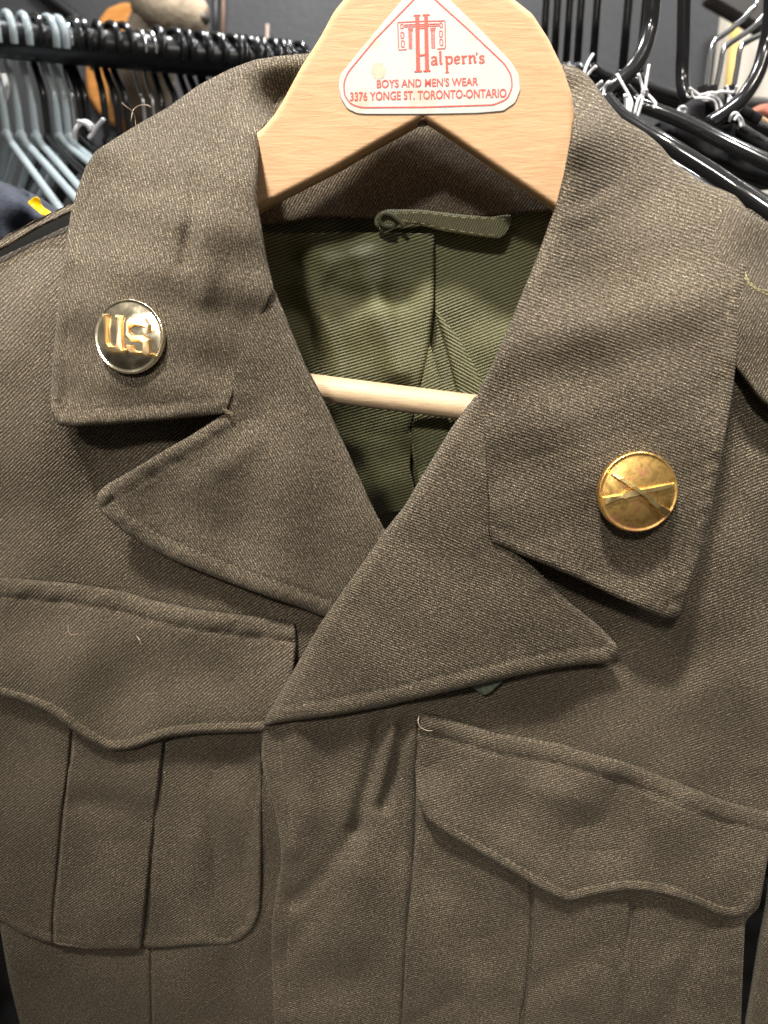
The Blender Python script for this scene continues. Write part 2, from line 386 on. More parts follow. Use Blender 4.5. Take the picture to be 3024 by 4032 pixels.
# hanging loop
lp_h = heightfn([(810, 475, -0.0521), (900, 470, -0.0528), (1000, 485, -0.0521), (1100, 490, -0.0541), (870, 455, -0.0521), (1060, 515, -0.0521)],
        edges=[dict(pts=[(838, 453), (910, 453), (1003, 464), (1105, 462)], r=7, rm=.0012), dict(pts=[(815, 492), (870, 487), (910, 484), (957, 498), (1026, 511), (1078, 517)], r=7, rm=.0012)], seed=8, wav=.0002)
loop = cloth('hanging_loop', [(809, 470), (820, 457), (838, 452), (910, 453), (1003, 464), (1060, 469), (1105, 462), (1106, 480), (1097, 500), (1078, 517), (1026, 511), (957, 499), (910, 486), (880, 481), (862, 484), (840, 497), (818, 496), (808, 484)], lp_h, M['loop'], jacket, grain=62, g=5, thick=.002, rings=(2, 4, 7, 10))
stitches(loop, [(850, 461), (910, 460), (1003, 471), (1100, 474)], lp_h, M['thread_light'], dash=15, gap=6, w=1.6)
stitches(loop, [(850, 472), (900, 480), (957, 493), (1026, 504), (1070, 509)], lp_h, M['thread_light'], dash=15, gap=6, w=1.6)
tube('loop_fold', [tuple(x) for x in unp([(872, 488), (858, 474), (842, 463), (828, 462), (820, 474), (828, 487), (848, 490)], [-0.0508, -0.0502, -0.0498, -0.0498, -0.0498, -0.0502, -0.0508])], .0008, M['loop'], loop)

# --- front panels
lp_ctrl = [(-60, 590, -.052), (20, 552, -.048), (147, 494, -.044), (330, 430, -.045), (60, 640, -.020), (0, 760, -.008), (110, 760, -.004), (150, 1000, .000), (0, 1100, -.003), (400, 1000, -.004), (500, 700, -.02), (620, 1000, -.012),
           (740, 1300, -.001), (300, 1250, .0), (0, 1500, .001), (300, 1700, .002), (600, 1700, .0), (0, 2000, -.006), (-60, 1950, -.012), (300, 2200, .0), (600, 2200, -.002), (40, 2200, -.008), (740, 2200, -.004)]
left_h = heightfn(lp_ctrl, folds=[([(490, 2080), (510, 2160), (540, 2212)], 18, -.0012), ([(190, 960), (210, 1060)], 40, -.0012), ([(326, 2045), (329, 2270)], 3.2, -.0012), ([(316, 2060), (318, 2270)], 9, .0006)], edges=[dict(pts=[(-60, 585), (20, 547), (147, 487), (330, 430)], r=26, rm=.008), dict(pts=[(-40, 1900), (0, 2004), (20, 2117), (45, 2215), (55, 2270)], r=14, rm=.004)], body=True, seed=11, wav=.0005)
left = cloth('front_panel', [(-70, 590), (20, 547), (147, 487), (330, 430), (470, 600), (560, 850), (690, 1130), (760, 1300), (770, 2270), (56, 2270), (43, 2212), (20, 2117), (0, 2004), (-40, 1900), (-70, 1850)], left_h, M['wool'], jacket, grain=40, g=7, extra=[[(326, 2040), (329, 2268)]])

rp_ctrl = [(575, 1600, .008), (600, 1850, .0075), (590, 2200, .007), (760, 1600, .007), (880, 1600, .0055), (900, 2200, .0055), (760, 1900, .0075), (740, 1350, .006), (880, 1150, .001), (1080, 860, -.005), (1200, 520, -.03), (1300, 440, -.045),
           (1620, 470, -.03), (1720, 540, -.04), (1600, 700, -.006), (1680, 800, -.012), (1500, 1000, .0), (1250, 1000, .0), (1300, 1400, .003), (1550, 1300, .003), (1635, 1200, .0), (1700, 1200, -.012), (1600, 1600, .003), (1690, 1600, -.004), (1100, 1550, .004),
           (1300, 1800, .006), (1600, 1900, .002), (1400, 2200, .004), (1600, 2200, -.001), (1000, 1800, .005)]
SEAM2 = [(905, 1560), (902, 1640), (899, 1740), (898, 1789), (892, 1885), (881, 1987), (874, 2106), (866, 2275)]
SEAM = [(902, 1640), (899, 1740), (898, 1789), (892, 1885), (881, 1987), (874, 2106), (868, 2230)]
PLK = [(566, 1567), (568, 1646), (581, 1707), (596, 1755), (607, 1823), (607, 1878), (596, 1926), (588, 1987), (586, 2055), (591, 2158), (593, 2212), (594, 2275)]
right_h = heightfn(rp_ctrl, folds=[([(820, 1570), (808, 1640), (785, 1730), (770, 1790)], 18, -.0046), ([(874, 1570), (858, 1650), (830, 1740)], 16, -.0040), ([(846, 1575), (832, 1660), (812, 1720)], 13, .0016), ([(775, 1790), (735, 1840), (690, 1900), (640, 1945)], 24, -.0036), ([(720, 1920), (680, 1970), (620, 2050)], 26, -.0017), ([(780, 1900), (760, 1960), (770, 2060)], 40, .0026),
        ([(635, 1590), (655, 1690), (660, 1760), (640, 1830)], 36, .0040), ([(700, 1600), (720, 1700)], 24, -.0012), (SEAM2, 4.0, -.0016), ([(x-16, y) for x, y in SEAM2], 12, .0009), ([(1450, 1440), (1560, 1500)], 50, -.0012), ([(1630, 1000), (1625, 1300), (1635, 1650)], 30, .0022)],
        edges=[dict(pts=PLK, r=8, rm=.0014, st=34, puff=.0003, gr=.0002)], body=True, seed=12, wav=.00075, lam=(120, 380))
right = cloth('front_panel', PLK+[(1597, 2275), (1600, 2150), (1605, 2089), (1610, 1990), (1640, 1960), (1660, 1850), (1740, 1700), (1740, 540), (1620, 450), (1300, 430), (1200, 500), (1080, 860), (860, 1160), (720, 1370), (600, 1540)], right_h, M['wool'], jacket, grain=27, g=6, extra=[SEAM2])
# the facing edge that shows behind the fly front
fc_h = heightfn([(571, 1600, .0055), (590, 1750, .0052), (600, 1850, .0052), (640, 1700, .004)], edges=[dict(pts=[(564, 1572), (566, 1646), (578, 1707), (592, 1755), (604, 1823)], r=6, rm=.0008)], body=True, seed=13, wav=.0002)
cloth('facing', [(563, 1570), (565, 1646), (576, 1707), (590, 1755), (602, 1823), (640, 1830), (650, 1600), (600, 1572)], fc_h, M['wool_fine'], right, grain=80, g=6)
# seam where the fly front is stitched down
def add_lift(hf, dz): return lambda P: hf(P)+dz

# --- left pocket
lpk_edge = [(566, 1600), (566, 1680), (564, 1900), (561, 1970), (546, 2006), (522, 2032), (488, 2043), (410, 2042), (358, 2049), (304, 2050), (205, 2051), (119, 2043), (51, 2021), (0, 1990), (-60, 1962)]
pk = lambda pts, dz, base: [(x, y, float(base(np.array([(x, y)]))[0])+dz) for x, y in pts]
gridl = [(-60, 1600), (100, 1600), (250, 1600), (400, 1600), (560, 1600), (-60, 1800), (150, 1800), (350, 1800), (560, 1800), (0, 1980), (150, 2030), (350, 2040), (520, 2020)]
PLL = [(158, 1560), (151, 1646), (144, 1700), (136, 1748), (124, 1885), (114, 1987), (115, 2036)]
lpk_h = heightfn(pk(gridl, .0022, left_h), folds=[(PLL, 3.8, -.0017), ([(515, 1700), (485, 1810), (500, 1960)], 40, -.0042), ([(420, 1820), (415, 1900)], 30, .0014), ([(420, 1790), (440, 1850)], 24, .0008), ([(360, 1600), (350, 1646), (340, 1731), (326, 1851), (314, 1970), (307, 2045)], 6, -.0010)], edges=[dict(pts=lpk_edge, r=7, rm=.0012, st=22, puff=.0003, gr=.0003)], body=True, seed=14, wav=.0004)
pocket_l = cloth('pocket', [(-70, 1480), (566, 1480)]+lpk_edge+[(-70, 1960)], lpk_h, M['wool'], jacket, grain=38, g=7, extra=[PLL, [(360, 1600), (350, 1646), (340, 1731), (326, 1851), (314, 1970), (307, 2040)]])
plt_l = [(162, 1540), (155, 1646), (148, 1660), (140, 1748), (128, 1885), (118, 1987), (119, 2031)]
plt_r = [(358, 1560), (348, 1646), (338, 1731), (324, 1851), (312, 1970), (305, 2049)]
pl_hl = heightfn(pk([(160, 1560), (250, 1560), (350, 1560), (150, 1800), (240, 1800), (330, 1800), (120, 2030), (210, 2030), (300, 2040)], .0022, lpk_h), folds=[([(170, 1735), (250, 1740), (320, 1760)], 30, -.0022), ([(180, 1850), (250, 1860)], 40, .0008)], edges=[dict(pts=plt_l, r=5, rm=.0014), dict(pts=plt_r, r=6, rm=.0020), dict(pts=[(119, 2035), (205, 2050), (305, 2050)], r=6, rm=.0008, st=20, puff=.0002, gr=.0003)], body=True, seed=15, wav=.0003)
cloth('pleat', [(162, 1540)]+plt_l[1:]+[(120, 2041), (205, 2051), (305, 2051)]+plt_r[::-1][1:], pl_hl, M['wool'], pocket_l, grain=38, g=6, sm=1)
FTOP = [(-70, 1243), (0, 1248), (152, 1261), (265, 1279), (331, 1299), (430, 1319), (549, 1334), (636, 1345)]
FBOT = [(620, 1578), (549, 1582), (430, 1585), (364, 1593), (331, 1603), (281, 1620), (238, 1623), (198, 1606), (149, 1573), (109, 1543), (66, 1524), (0, 1504), (-70, 1488)]
gridf = [(-60, 1260), (100, 1270), (300, 1300), (500, 1335), (630, 1360), (-60, 1400), (150, 1420), (350, 1440), (600, 1460)]
fl_h = heightfn(pk(gridf[:5], .0034, left_h)+pk(gridf[5:], .0072, left_h)+pk([(-60, 1480), (60, 1515), (240, 1610), (400, 1580), (600, 1570)], .0088, left_h), folds=[([(470, 1410), (540, 1425)], 30, .0010), ([(160, 1380), (300, 1440)], 45, -.0007), ([(420, 1450), (480, 1490)], 40, -.0005)],
        edges=[dict(pts=FTOP, r=7, rm=.0016, st=42, puff=.0011, gr=.0010), dict(pts=FBOT, r=7, rm=.0016, st=20, puff=.0007, gr=.0007), dict(pts=[(636, 1345), (640, 1388), (634, 1450), (622, 1578)], r=6, rm=.0014)], body=True, seed=16, wav=.0005)
flap_l = cloth('flap', FTOP+[(640, 1388), (634, 1450)]+FBOT, fl_h, M['wool'], pocket_l, grain=43, g=6)
stitches(flap_l, [(-40, 1290), (0, 1292), (109, 1300), (218, 1314), (331, 1340), (430, 1361), (529, 1375), (632, 1388)], fl_h, M['thread'])
stitches(flap_l, [(-40, 1478), (0, 1486), (66, 1505), (112, 1521), (160, 1555), (212, 1590), (240, 1602), (281, 1598), (331, 1582), (364, 1572), (430, 1565), (560, 1562)], fl_h, M['thread'])

# --- right pocket
rpk_edge = [(1610, 1960), (1608, 1990), (1605, 2089), (1598, 2275)]
gridr = [(880, 1600), (1000, 1600), (1200, 1650), (1400, 1750), (1600, 1800), (900, 1850), (1100, 1900), (1300, 1950), (1500, 1980), (1600, 2000), (880, 2050), (1100, 2100), (1300, 2100), (1590, 2100), (870, 2250), (1200, 2250), (1590, 2250)]
PRL = [(1147, 1890), (1149, 1919), (1150, 2021), (1140, 2124), (1126, 2212), (1120, 2270)]; PRR = [(1366, 1890), (1364, 1929), (1362, 1987), (1352, 2089), (1335, 2212), (1329, 2270)]
rpk_h = heightfn(pk(gridr, .0016, right_h), folds=[(PRL, 4.2, -.0026), (PRR, 5, -.0034), ([(1540, 1985), (1500, 2080), (1440, 2200), (1420, 2260)], 24, -.0024), ([(1480, 2060), (1425, 2090), (1400, 2180)], 26, .0015), ([(930, 1870), (1010, 1960), (1040, 2060)], 34, -.0009), ([(1362, 1929), (1360, 1987), (1350, 2089), (1334, 2212), (1330, 2275)], 7, -.0012)],
        edges=[dict(pts=SEAM2, r=9, rm=.0024), dict(pts=rpk_edge, r=7, rm=.0012, st=30, puff=.0003, gr=.0003)], body=True, seed=17, wav=.0005, lam=(100, 300))
pocket_r = cloth('pocket', [(905, 1560), (902, 1640)]+SEAM[1:]+[(866, 2275)]+rpk_edge[::-1]+[(1625, 1800), (1300, 1660), (1000, 1580)], rpk_h, M['wool'], jacket, grain=22, g=7, extra=[PRL, PRR])
prl = [(1150, 1880), (1153, 1919), (1154, 2021), (1144, 2124), (1130, 2212), (1124, 2275)]; prr = [(1363, 1880), (1361, 1929), (1359, 1987), (1349, 2089), (1332, 2212), (1326, 2275)]
prh = heightfn(pk([(1155, 1890), (1250, 1890), (1360, 1890), (1155, 2020), (1250, 2020), (1355, 2020), (1140, 2150), (1240, 2150), (1340, 2150), (1125, 2270), (1230, 2270), (1325, 2270)], .0026, rpk_h), folds=[([(1160, 2125), (1230, 2085), (1290, 2060)], 28, -.0014), ([(1170, 2180), (1300, 2150)], 34, .0009)], edges=[dict(pts=prl, r=5, rm=.0016), dict(pts=prr, r=6, rm=.0022)], body=True, seed=18, wav=.0003)
cloth('pleat', [(1150, 1880)]+prl[1:]+prr[::-1], prh, M['wool'], pocket_r, grain=22, g=6, sm=1)
RTOP = [(909, 1543), (945, 1548), (1012, 1568), (1069, 1586), (1214, 1609), (1345, 1646), (1417, 1673), (1485, 1700), (1571, 1734), (1659, 1755), (1690, 1762)]
RBOT = [(1690, 1790), (1672, 1830), (1659, 1851), (1653, 1885), (1642, 1936), (1629, 1963), (1605, 1980), (1577, 1984), (1547, 1977), (1502, 1956), (1434, 1932), (1366, 1924), (1332, 1927), (1263, 1940), (1229, 1950), (1195, 1937), (1151, 1913), (1090, 1876), (1040, 1848), (977, 1812), (925, 1775), (900, 1728)]
gridrf = [(920, 1560), (1070, 1600), (1214, 1630), (1417, 1690), (1600, 1760), (1680, 1780), (905, 1680), (1100, 1720), (1300, 1770), (1500, 1830)]
rf_h = heightfn(pk(gridrf, .0034, right_h)+pk([(905, 1725), (1000, 1820), (1100, 1875), (1225, 1940), (1366, 1915), (1500, 1945)], .0085, right_h)+pk([(1600, 1965), (1650, 1880)], .006, right_h),
        folds=[([(1340, 1700), (1385, 1790), (1410, 1850), (1430, 1910)], 26, -.0019), ([(1120, 1685), (1270, 1740)], 32, .0020), ([(1460, 1760), (1490, 1830)], 34, .0016), ([(1000, 1740), (1130, 1800)], 40, -.0008), ([(1250, 1800), (1330, 1840)], 28, -.0011), ([(930, 1690), (1060, 1800), (1180, 1880)], 24, .0006)],
        edges=[dict(pts=RTOP, r=7, rm=.0017, st=42, puff=.0011, gr=.0010), dict(pts=RBOT, r=8, rm=.0018, st=20, puff=.0005, gr=.0004), dict(pts=[(900, 1728), (897, 1660), (900, 1590), (909, 1543)], r=10, rm=.0016)], body=True, seed=19, wav=.0006, lam=(110, 320))
flap_r = cloth('flap', RTOP+RBOT+[(897, 1660), (900, 1590)], rf_h, M['wool'], pocket_r, grain=24, g=6)
stitches(flap_r, [(912, 1583), (945, 1590), (1012, 1609), (1069, 1627), (1214, 1651), (1345, 1688), (1417, 1715), (1485, 1742), (1571, 1776), (1650, 1795)], rf_h, M['thread'])
stitches(flap_r, [(1625, 1930), (1600, 1958), (1577, 1964), (1547, 1957), (1502, 1936), (1434, 1912), (1366, 1904), (1332, 1907), (1263, 1919), (1229, 1928), (1195, 1914), (1151, 1891), (1090, 1854), (977, 1790)], rf_h, M['thread'])

# --- lapels
LROLL = [(592, 625), (615, 681), (658, 787), (701, 869), (734, 939), (773, 1025), (805, 1097), (831, 1146)]
LBOT = [(209, 1081), (212, 1097), (235, 1122), (264, 1147), (314, 1180), (374, 1210), (463, 1247), (549, 1279), (648, 1312), (700, 1334)]
LTOP = [(484, 894), (450, 915), (413, 940), (350, 976), (281, 1018), (228, 1048), (211, 1064)]
CLI = [(566, 272), (558, 330), (555, 390), (555, 440), (562, 480), (575, 560), (591, 622)]
CRI = [(1030, 854), (1061, 793), (1097, 712), (1117, 661), (1143, 598), (1163, 549), (1190, 472), (1200, 450), (1219, 374), (1233, 298), (1239, 250)]
ROLL_A = CLI+LROLL[1:]
ll_ctrl = [(592, 640, .0062), (575, 665, .0074), (549, 722, .0088), (519, 805, .0102), (700, 880, .0065), (830, 1150, .0075), (640, 900, .0095), (740, 1130, .0105), (490, 890, .0112), (560, 760, .0094), (400, 1000, .0125), (220, 1075, .0125), (300, 1150, .0120), (450, 1120, .0115), (560, 1260, .0085), (700, 1320, .0075), (850, 1200, .0065)]
ll_h = heightfn(ll_ctrl, folds=[([(540, 900), (480, 960), (400, 1010)], 26, -.0011), ([(560, 950), (480, 1010)], 24, .0008), ([(420, 1120), (560, 1190), (680, 1230)], 40, -.0009)],
        edges=[dict(pts=ROLL_A, r=26, rm=.0048), dict(pts=LBOT, r=8, rm=.0016, st=36, puff=.0007, gr=.00035), dict(pts=LTOP, r=8, rm=.0016, tap=(40, 0), st=34, puff=.0006, gr=.0003)], seed=21, wav=.0006)
lapel_l = cloth('lapel', LROLL+[(850, 1200), (790, 1300)]+LBOT[::-1]+LTOP[::-1]+[(478, 884), (508, 800), (538, 716), (568, 642), (582, 614)], ll_h, M['wool_fine'], jacket, grain=-62, g=6)

RROLL = [(567, 1568), (575, 1548), (630, 1455), (691, 1349), (760, 1250), (831, 1147), (874, 1094), (912, 1028), (975, 925), (1030, 852)]
RLB = [(1338, 1408), (1333, 1424), (1315, 1433), (1243, 1438), (1193, 1445), (1110, 1462), (945, 1500), (813, 1530), (714, 1547), (615, 1560), (567, 1569)]
RLT = [(1058, 1166), (1110, 1194), (1153, 1226), (1236, 1305), (1295, 1354), (1330, 1390)]
ROLL_B = RROLL+CRI[1:]
rl_ctrl = [(570, 1560, .0145), (700, 1350, .0185), (850, 1130, .0205), (1030, 870, .0205), (800, 1350, .0205), (1000, 1100, .0225), (1056, 1160, .0215), (950, 1350, .0215), (1150, 1300, .0195), (1330, 1410, .0165), (1100, 1455, .0165), (800, 1525, .0160), (650, 1530, .0160)]
rl_h = heightfn(rl_ctrl, folds=[([(900, 1240), (1050, 1300), (1180, 1370)], 46, .0010), ([(760, 1330), (900, 1400), (1080, 1420)], 50, -.0008)],
        edges=[dict(pts=ROLL_B, r=27, rm=.0052), dict(pts=RLB, r=8, rm=.0017, st=34, puff=.0009, gr=.0006), dict(pts=RLT, r=8, rm=.0016, tap=(40, 0), st=30, puff=.0004, gr=.0002)], seed=22, wav=.0006)
lapel_r = cloth('lapel', RROLL+[(1045, 905), (1050, 1000), (1056, 1091), (1056, 1150)]+RLT+RLB[:-1], rl_h, M['wool_fine'], jacket, grain=-21, g=6)
stitches(lapel_r, [(1230, 1405), (1110, 1428), (945, 1466), (813, 1496), (714, 1514), (640, 1526)], rl_h, M['thread'], dash=10, gap=6)

# --- collar
CLB = [(486, 892), (473, 895), (380, 906), (248, 917), (150, 923), (125, 918), (113, 900)]
CLL = [(110, 880), (109, 866), (114, 780), (122, 697), (132, 592), (140, 548), (152, 463), (169, 403), (185, 360), (205, 327)]
CLT = [(245, 301), (298, 268), (364, 231), (430, 183), (496, 149), (549, 129), (600, 121), (645, 117), (700, 112)]
cl_ctrl = [(590, 620, .0064), (575, 660, .0078), (549, 722, .0091), (519, 805, .0105), (490, 880, .0116), (300, 910, .0140), (120, 900, .0125), (112, 780, .0090), (286, 729, .0120), (140, 550, -.006), (300, 560, .0050), (450, 600, .0100), (555, 500, .0040), (556, 400, -.004), (450, 430, .0020), (330, 400, -.010),
           (205, 330, -.032), (300, 275, -.044), (430, 190, -.058), (420, 300, -.026), (500, 300, -.020), (545, 300, -.020), (556, 285, -.026), (570, 262, -.052), (600, 245, -.078), (600, 205, -.082), (560, 215, -.068), (640, 122, -.076), (700, 115, -.082), (700, 200, -.078), (530, 210, -.055), (180, 420, -.024)]
cl_h = heightfn(cl_ctrl, folds=[([(415, 380), (420, 450), (405, 520), (395, 570)], 15, -0.00272), ([(395, 380), (385, 480)], 22, 0.00170), ([(480, 190), (470, 240), (460, 300)], 16, 0.00272), ([(500, 200), (495, 260)], 14, -0.00255), ([(440, 470), (450, 560), (440, 640)], 26, 0.00170), ([(240, 380), (300, 420), (350, 400)], 24, -0.00153), ([(150, 600), (180, 700), (200, 780)], 30, -0.00153)],
        edges=[dict(pts=[(592, 626), (578, 652), (549, 722), (519, 805), (492, 880)], r=5, rm=.0007), dict(pts=ROLL_A, r=26, rm=.0048), dict(pts=CLB, r=8, rm=.0017, tap=(90, 0), st=32, puff=.0011, gr=.0009), dict(pts=CLL, r=8, rm=.0019, st=30, puff=.0004, gr=.0002), dict(pts=CLT, r=26, rm=.0090)], seed=23, wav=.0007, lam=(120, 360))
collar_l = cloth('collar_leaf', CLB+CLL+CLT+[(705, 190), (612, 248), (580, 262)]+CLI+[(584, 640), (549, 722), (519, 805), (490, 884)], cl_h, M['wool_fine'], jacket, grain=-78, g=6)
CRT = [(1200, 136), (1232, 141), (1256, 150), (1276, 169), (1309, 215), (1342, 255), (1391, 284), (1424, 311), (1454, 347), (1507, 390), (1563, 410), (1590, 423)]
CRR = [(1610, 446), (1618, 480), (1618, 549), (1613, 592), (1606, 638), (1596, 714), (1590, 780), (1583, 846), (1567, 939), (1550, 1025), (1537, 1105), (1507, 1213), (1477, 1309), (1468, 1328)]
CRB = [(1454, 1337), (1428, 1334), (1342, 1296), (1243, 1248), (1177, 1220), (1110, 1193), (1062, 1169)]
cr_ctrl = [(1058, 1160, .0230), (1040, 880, .0215), (1120, 680, .0175), (1200, 460, .0020), (1225, 370, -.006), (1242, 270, -.013), (1238, 228, -.050), (1222, 205, -.064), (1220, 160, -.070), (1190, 140, -.078), (1280, 180, -.066), (1424, 315, -.050), (1590, 425, -.038), (1616, 500, -.020), (1605, 650, -.002),
           (1583, 846, .0110), (1550, 1030, .0180), (1500, 1230, .0200), (1460, 1330, .0200), (1300, 1270, .0220), (1373, 1061, .0250), (1200, 1000, .0250), (1300, 800, .0200), (1450, 700, .0120), (1300, 560, .0020), (1450, 520, -.010), (1320, 360, -.022), (1200, 760, .0225)]
cr_h = heightfn(cr_ctrl, folds=[([(1240, 470), (1320, 430), (1390, 380)], 22, .0014), ([(1250, 440), (1330, 400)], 18, -.0012), ([(1280, 620), (1360, 720), (1380, 820)], 50, -.0009)],
        edges=[dict(pts=[(1043, 870), (1046, 905), (1051, 1000), (1057, 1091), (1057, 1150)], r=5, rm=.0007), dict(pts=ROLL_B, r=27, rm=.0052), dict(pts=CRB, r=8, rm=.0018, tap=(0, 40), st=30, puff=.0004, gr=.00025), dict(pts=CRR, r=8, rm=.0018, st=30, puff=.0005, gr=.0004), dict(pts=CRT, r=26, rm=.0090)], seed=24, wav=.0007, lam=(120, 360))
collar_r = cloth('collar_leaf', CRT+CRR+CRB+[(1057, 1150), (1057, 1091), (1051, 1000), (1046, 905)]+CRI+[(1228, 228), (1204, 190)], cr_h, M['wool_fine'], jacket, grain=-19, g=6)
stitches(collar_r, [(1586, 560), (1580, 610), (1572, 680), (1560, 780), (1550, 860)], cr_h, M['thread'], dash=10, gap=6)

stitches(collar_l, [(160, 893), (250, 887), (380, 876), (465, 864)], cl_h, M['thread'], dash=9, gap=7)
stitches(collar_l, [(150, 870), (142, 780), (150, 700), (160, 600), (170, 520), (184, 450)], cl_h, M['thread'], dash=9, gap=7, lift=.0002)
stitches(lapel_l, [(262, 1108), (330, 1150), (390, 1178), (475, 1213), (560, 1244), (660, 1278)], ll_h, M['thread'], dash=9, gap=7)
stitches(lapel_l, [(262, 1062), (300, 1042), (365, 1005), (430, 968)], ll_h, M['thread'], dash=9, gap=7, lift=.0002)
stitches(collar_r, [(1430, 1302), (1355, 1268), (1255, 1220), (1190, 1192)], cr_h, M['thread'], dash=9, gap=7)
stitches(right, [(604, 1600), (612, 1690), (628, 1760), (640, 1850), (636, 1920), (624, 1990), (622, 2060), (627, 2212)], right_h, M['thread'], dash=9, gap=7, lift=.0002)
stitches(pocket_l, [(545, 1690), (541, 1900), (537, 1968), (524, 1998), (500, 2016), (410, 2021), (320, 2027)], lpk_h, M['thread'], dash=9, gap=7, lift=.0002)
stitches(pocket_r, [(1580, 1995), (1575, 2089), (1566, 2212)], rpk_h, M['thread'], dash=9, gap=7, lift=.0002)
tk = lambda P: np.maximum(cl_h(P), ll_h(P))
for k in range(4):
    stitches(collar_l, [(480+k*3, 884+k*4), (499+k*2, 889+k*3.5)], tk, M['thread'], dash=18, gap=4, w=1.6, lift=.0006, name='bar_tack')
# --- shoulder straps and sleeve
ss_h = heightfn([(-40, 545, -.047), (80, 490, -.043), (160, 445, -.042), (-40, 520, -.049), (155, 435, -.046)], edges=[dict(pts=[(-50, 545), (80, 478), (165, 436)], r=9, rm=.003), dict(pts=[(-50, 566), (80, 500), (165, 455)], r=7, rm=.0025)], seed=31, wav=.0003)
cloth('shoulder_strap', [(-60, 546), (20, 505), (80, 473), (165, 434), (190, 440), (165, 449), (80, 490), (0, 538), (-60, 572)], ss_h, M['wool_fine'], jacket, grain=30, g=5, rings=(2, 4.5, 8, 12), thick=.003)
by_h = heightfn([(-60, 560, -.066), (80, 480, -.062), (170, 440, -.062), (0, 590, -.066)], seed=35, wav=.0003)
M['gap_shade'] = plain('gap_shade_black', (.010, .010, .009), .9)  # black sheet added in place of the shade between strap and front panel
cloth('strap_gap_shade', [(-70, 545), (80, 480), (175, 430), (200, 480), (60, 580), (-70, 640)], by_h, M['gap_shade'], jacket, grain=40, g=8)
sr_h = heightfn([(1560, 440, -.032), (1620, 470, -.022), (1700, 530, -.030), (1600, 650, .000), (1690, 700, -.004), (1590, 790, .0045), (1660, 870, .003), (1720, 900, -.004)], folds=[([(1608, 590), (1632, 622), (1690, 645)], 5, .0007)], edges=[dict(pts=[(1560, 430), (1615, 455), (1720, 520)], r=20, rm=.005), dict(pts=[(1575, 780), (1597, 806), (1640, 862), (1720, 930)], r=10, rm=.003)], seed=32, wav=.0004)
strap_r = cloth('shoulder_strap', [(1550, 430), (1615, 456), (1660, 482), (1740, 530), (1740, 945), (1700, 915), (1640, 862), (1597, 806), (1575, 780), (1540, 600)], sr_h, M['wool_fine'], jacket, grain=70, g=6)
stitches(strap_r, [(1606, 570), (1612, 600), (1632, 622), (1700, 640)], sr_h, M['thread_light'], dash=8, gap=3, w=2.2)
stitches(strap_r, [(1600, 590), (1622, 618), (1650, 634), (1700, 650)], sr_h, M['thread_light'], dash=8, gap=3, w=2.2)
sl_h = heightfn([(1660, 1900, -.030), (1640, 2035, -.024), (1612, 2220, -.022), (1720, 2100, -.016), (1720, 1800, -.03)], edges=[dict(pts=[(1668, 1850), (1655, 1960), (1640, 2035), (1625, 2130), (1611, 2212), (1602, 2275)], r=16, rm=.006)], seed=33, wav=.0004)
cloth('sleeve', [(1690, 1800), (1668, 1860), (1655, 1960), (1640, 2035), (1625, 2130), (1611, 2212), (1602, 2280), (1760, 2280), (1760, 1800)], sl_h, M['wool'], jacket, grain=60, g=7)
tg_h = heightfn([(1000, 1470, .010), (1090, 1470, .010), (1048, 1510, .0085)], seed=34, wav=.0001)
M['patch'] = plain('grey_green_felt', (.10, .115, .085), .9, bumpscale=900, bumpd=.0004, var=(700, .35))
cloth('under_collar_felt', [(1000, 1450), (1090, 1450), (1086, 1472), (1072, 1484), (1060, 1496), (1046, 1503), (1034, 1494), (1020, 1486)], tg_h, M['patch'], lapel_r, g=5, sm=1, rings=(2, 5))

# ------------------------------------------------------------------ the wooden hanger
HH = -.026; HT = .012
hanger = thing('wooden_hanger', 'pale beech wooden hanger with white triangular shop sticker holding the army jacket', 'hanger', tuple(unp([(912, 100)], [HH-.006])[0]))
HO = [(913, 254), (893, 266), (807, 314), (721, 365), (557, 449), (400, 545), (230, 660), (110, 780), (60, 790), (40, 760), (80, 660), (220, 500), (400, 385), (500, 330), (566, 279), (592, 249), (613, 215), (652, 142), (691, 82), (721, 26), (742, 0), (790, -60), (850, -95), (925, -108), (1000, -95), (1060, -55), (1108, -3),
      (1150, 30), (1185, 84), (1215, 146), (1236, 206), (1240, 240), (1241, 300), (1262, 370), (1340, 480), (1450, 640), (1540, 760), (1580, 860), (1550, 900), (1500, 890), (1430, 780), (1330, 620), (1200, 448), (1065, 357), (979, 297)]
def slab(name, outline, h, thick, bev, mat, parent, sm=2, g=10, edge_px=None):
    """a board with a rounded arris all round"""
    px = edge_px or bev/(.27*K/FPX)
    ed = list(outline)+[outline[0]]
    hf = heightfn([(x, y, h) for x, y in ((0, 0), (1659, 0), (0, 1000), (1659, 1000))], edges=[dict(pts=ed, r=px, rm=bev)], wav=0)
    return cloth(name, outline, hf, mat, parent, grain=0, g=g, sm=sm, thick=thick, rings=(px*.12, px*.3, px*.55, px*.8, px*1.05, px*1.6))
body = slab('hanger_body', HO, HH, HT, .0020, M['beech'], hanger)
bar = [tuple(unp([p], [-.042])[0]) for p in ((130, 758), (400, 797), (690, 838), (1000, 878), (1300, 915), (1500, 940))]
tube('trouser_bar', bar, .0053, M['dowel'], hanger, seg=24)
M['chrome'] = plain('chrome_wire', (.75, .77, .80), .12, 1)
hk = unp([(925, -60)], [HH-.006])[0]
tube('hook', [tuple(hk+np.array(o)) for o in ((0, 0, -.005), (0, 0, .02), (0, .002, .045), (.012, .01, .06), (.025, .02, .075), (.02, .03, .098), (0, .04, .105), (-.02, .03, .09))], .0018, M['chrome'], hanger)
tube('screw', [tuple(x) for x in unp([(912, 256), (913, 272)], [HH-.007, HH-.007])], .0016, plain('grey_screw', (.25, .25, .26), .35, .9), hanger)

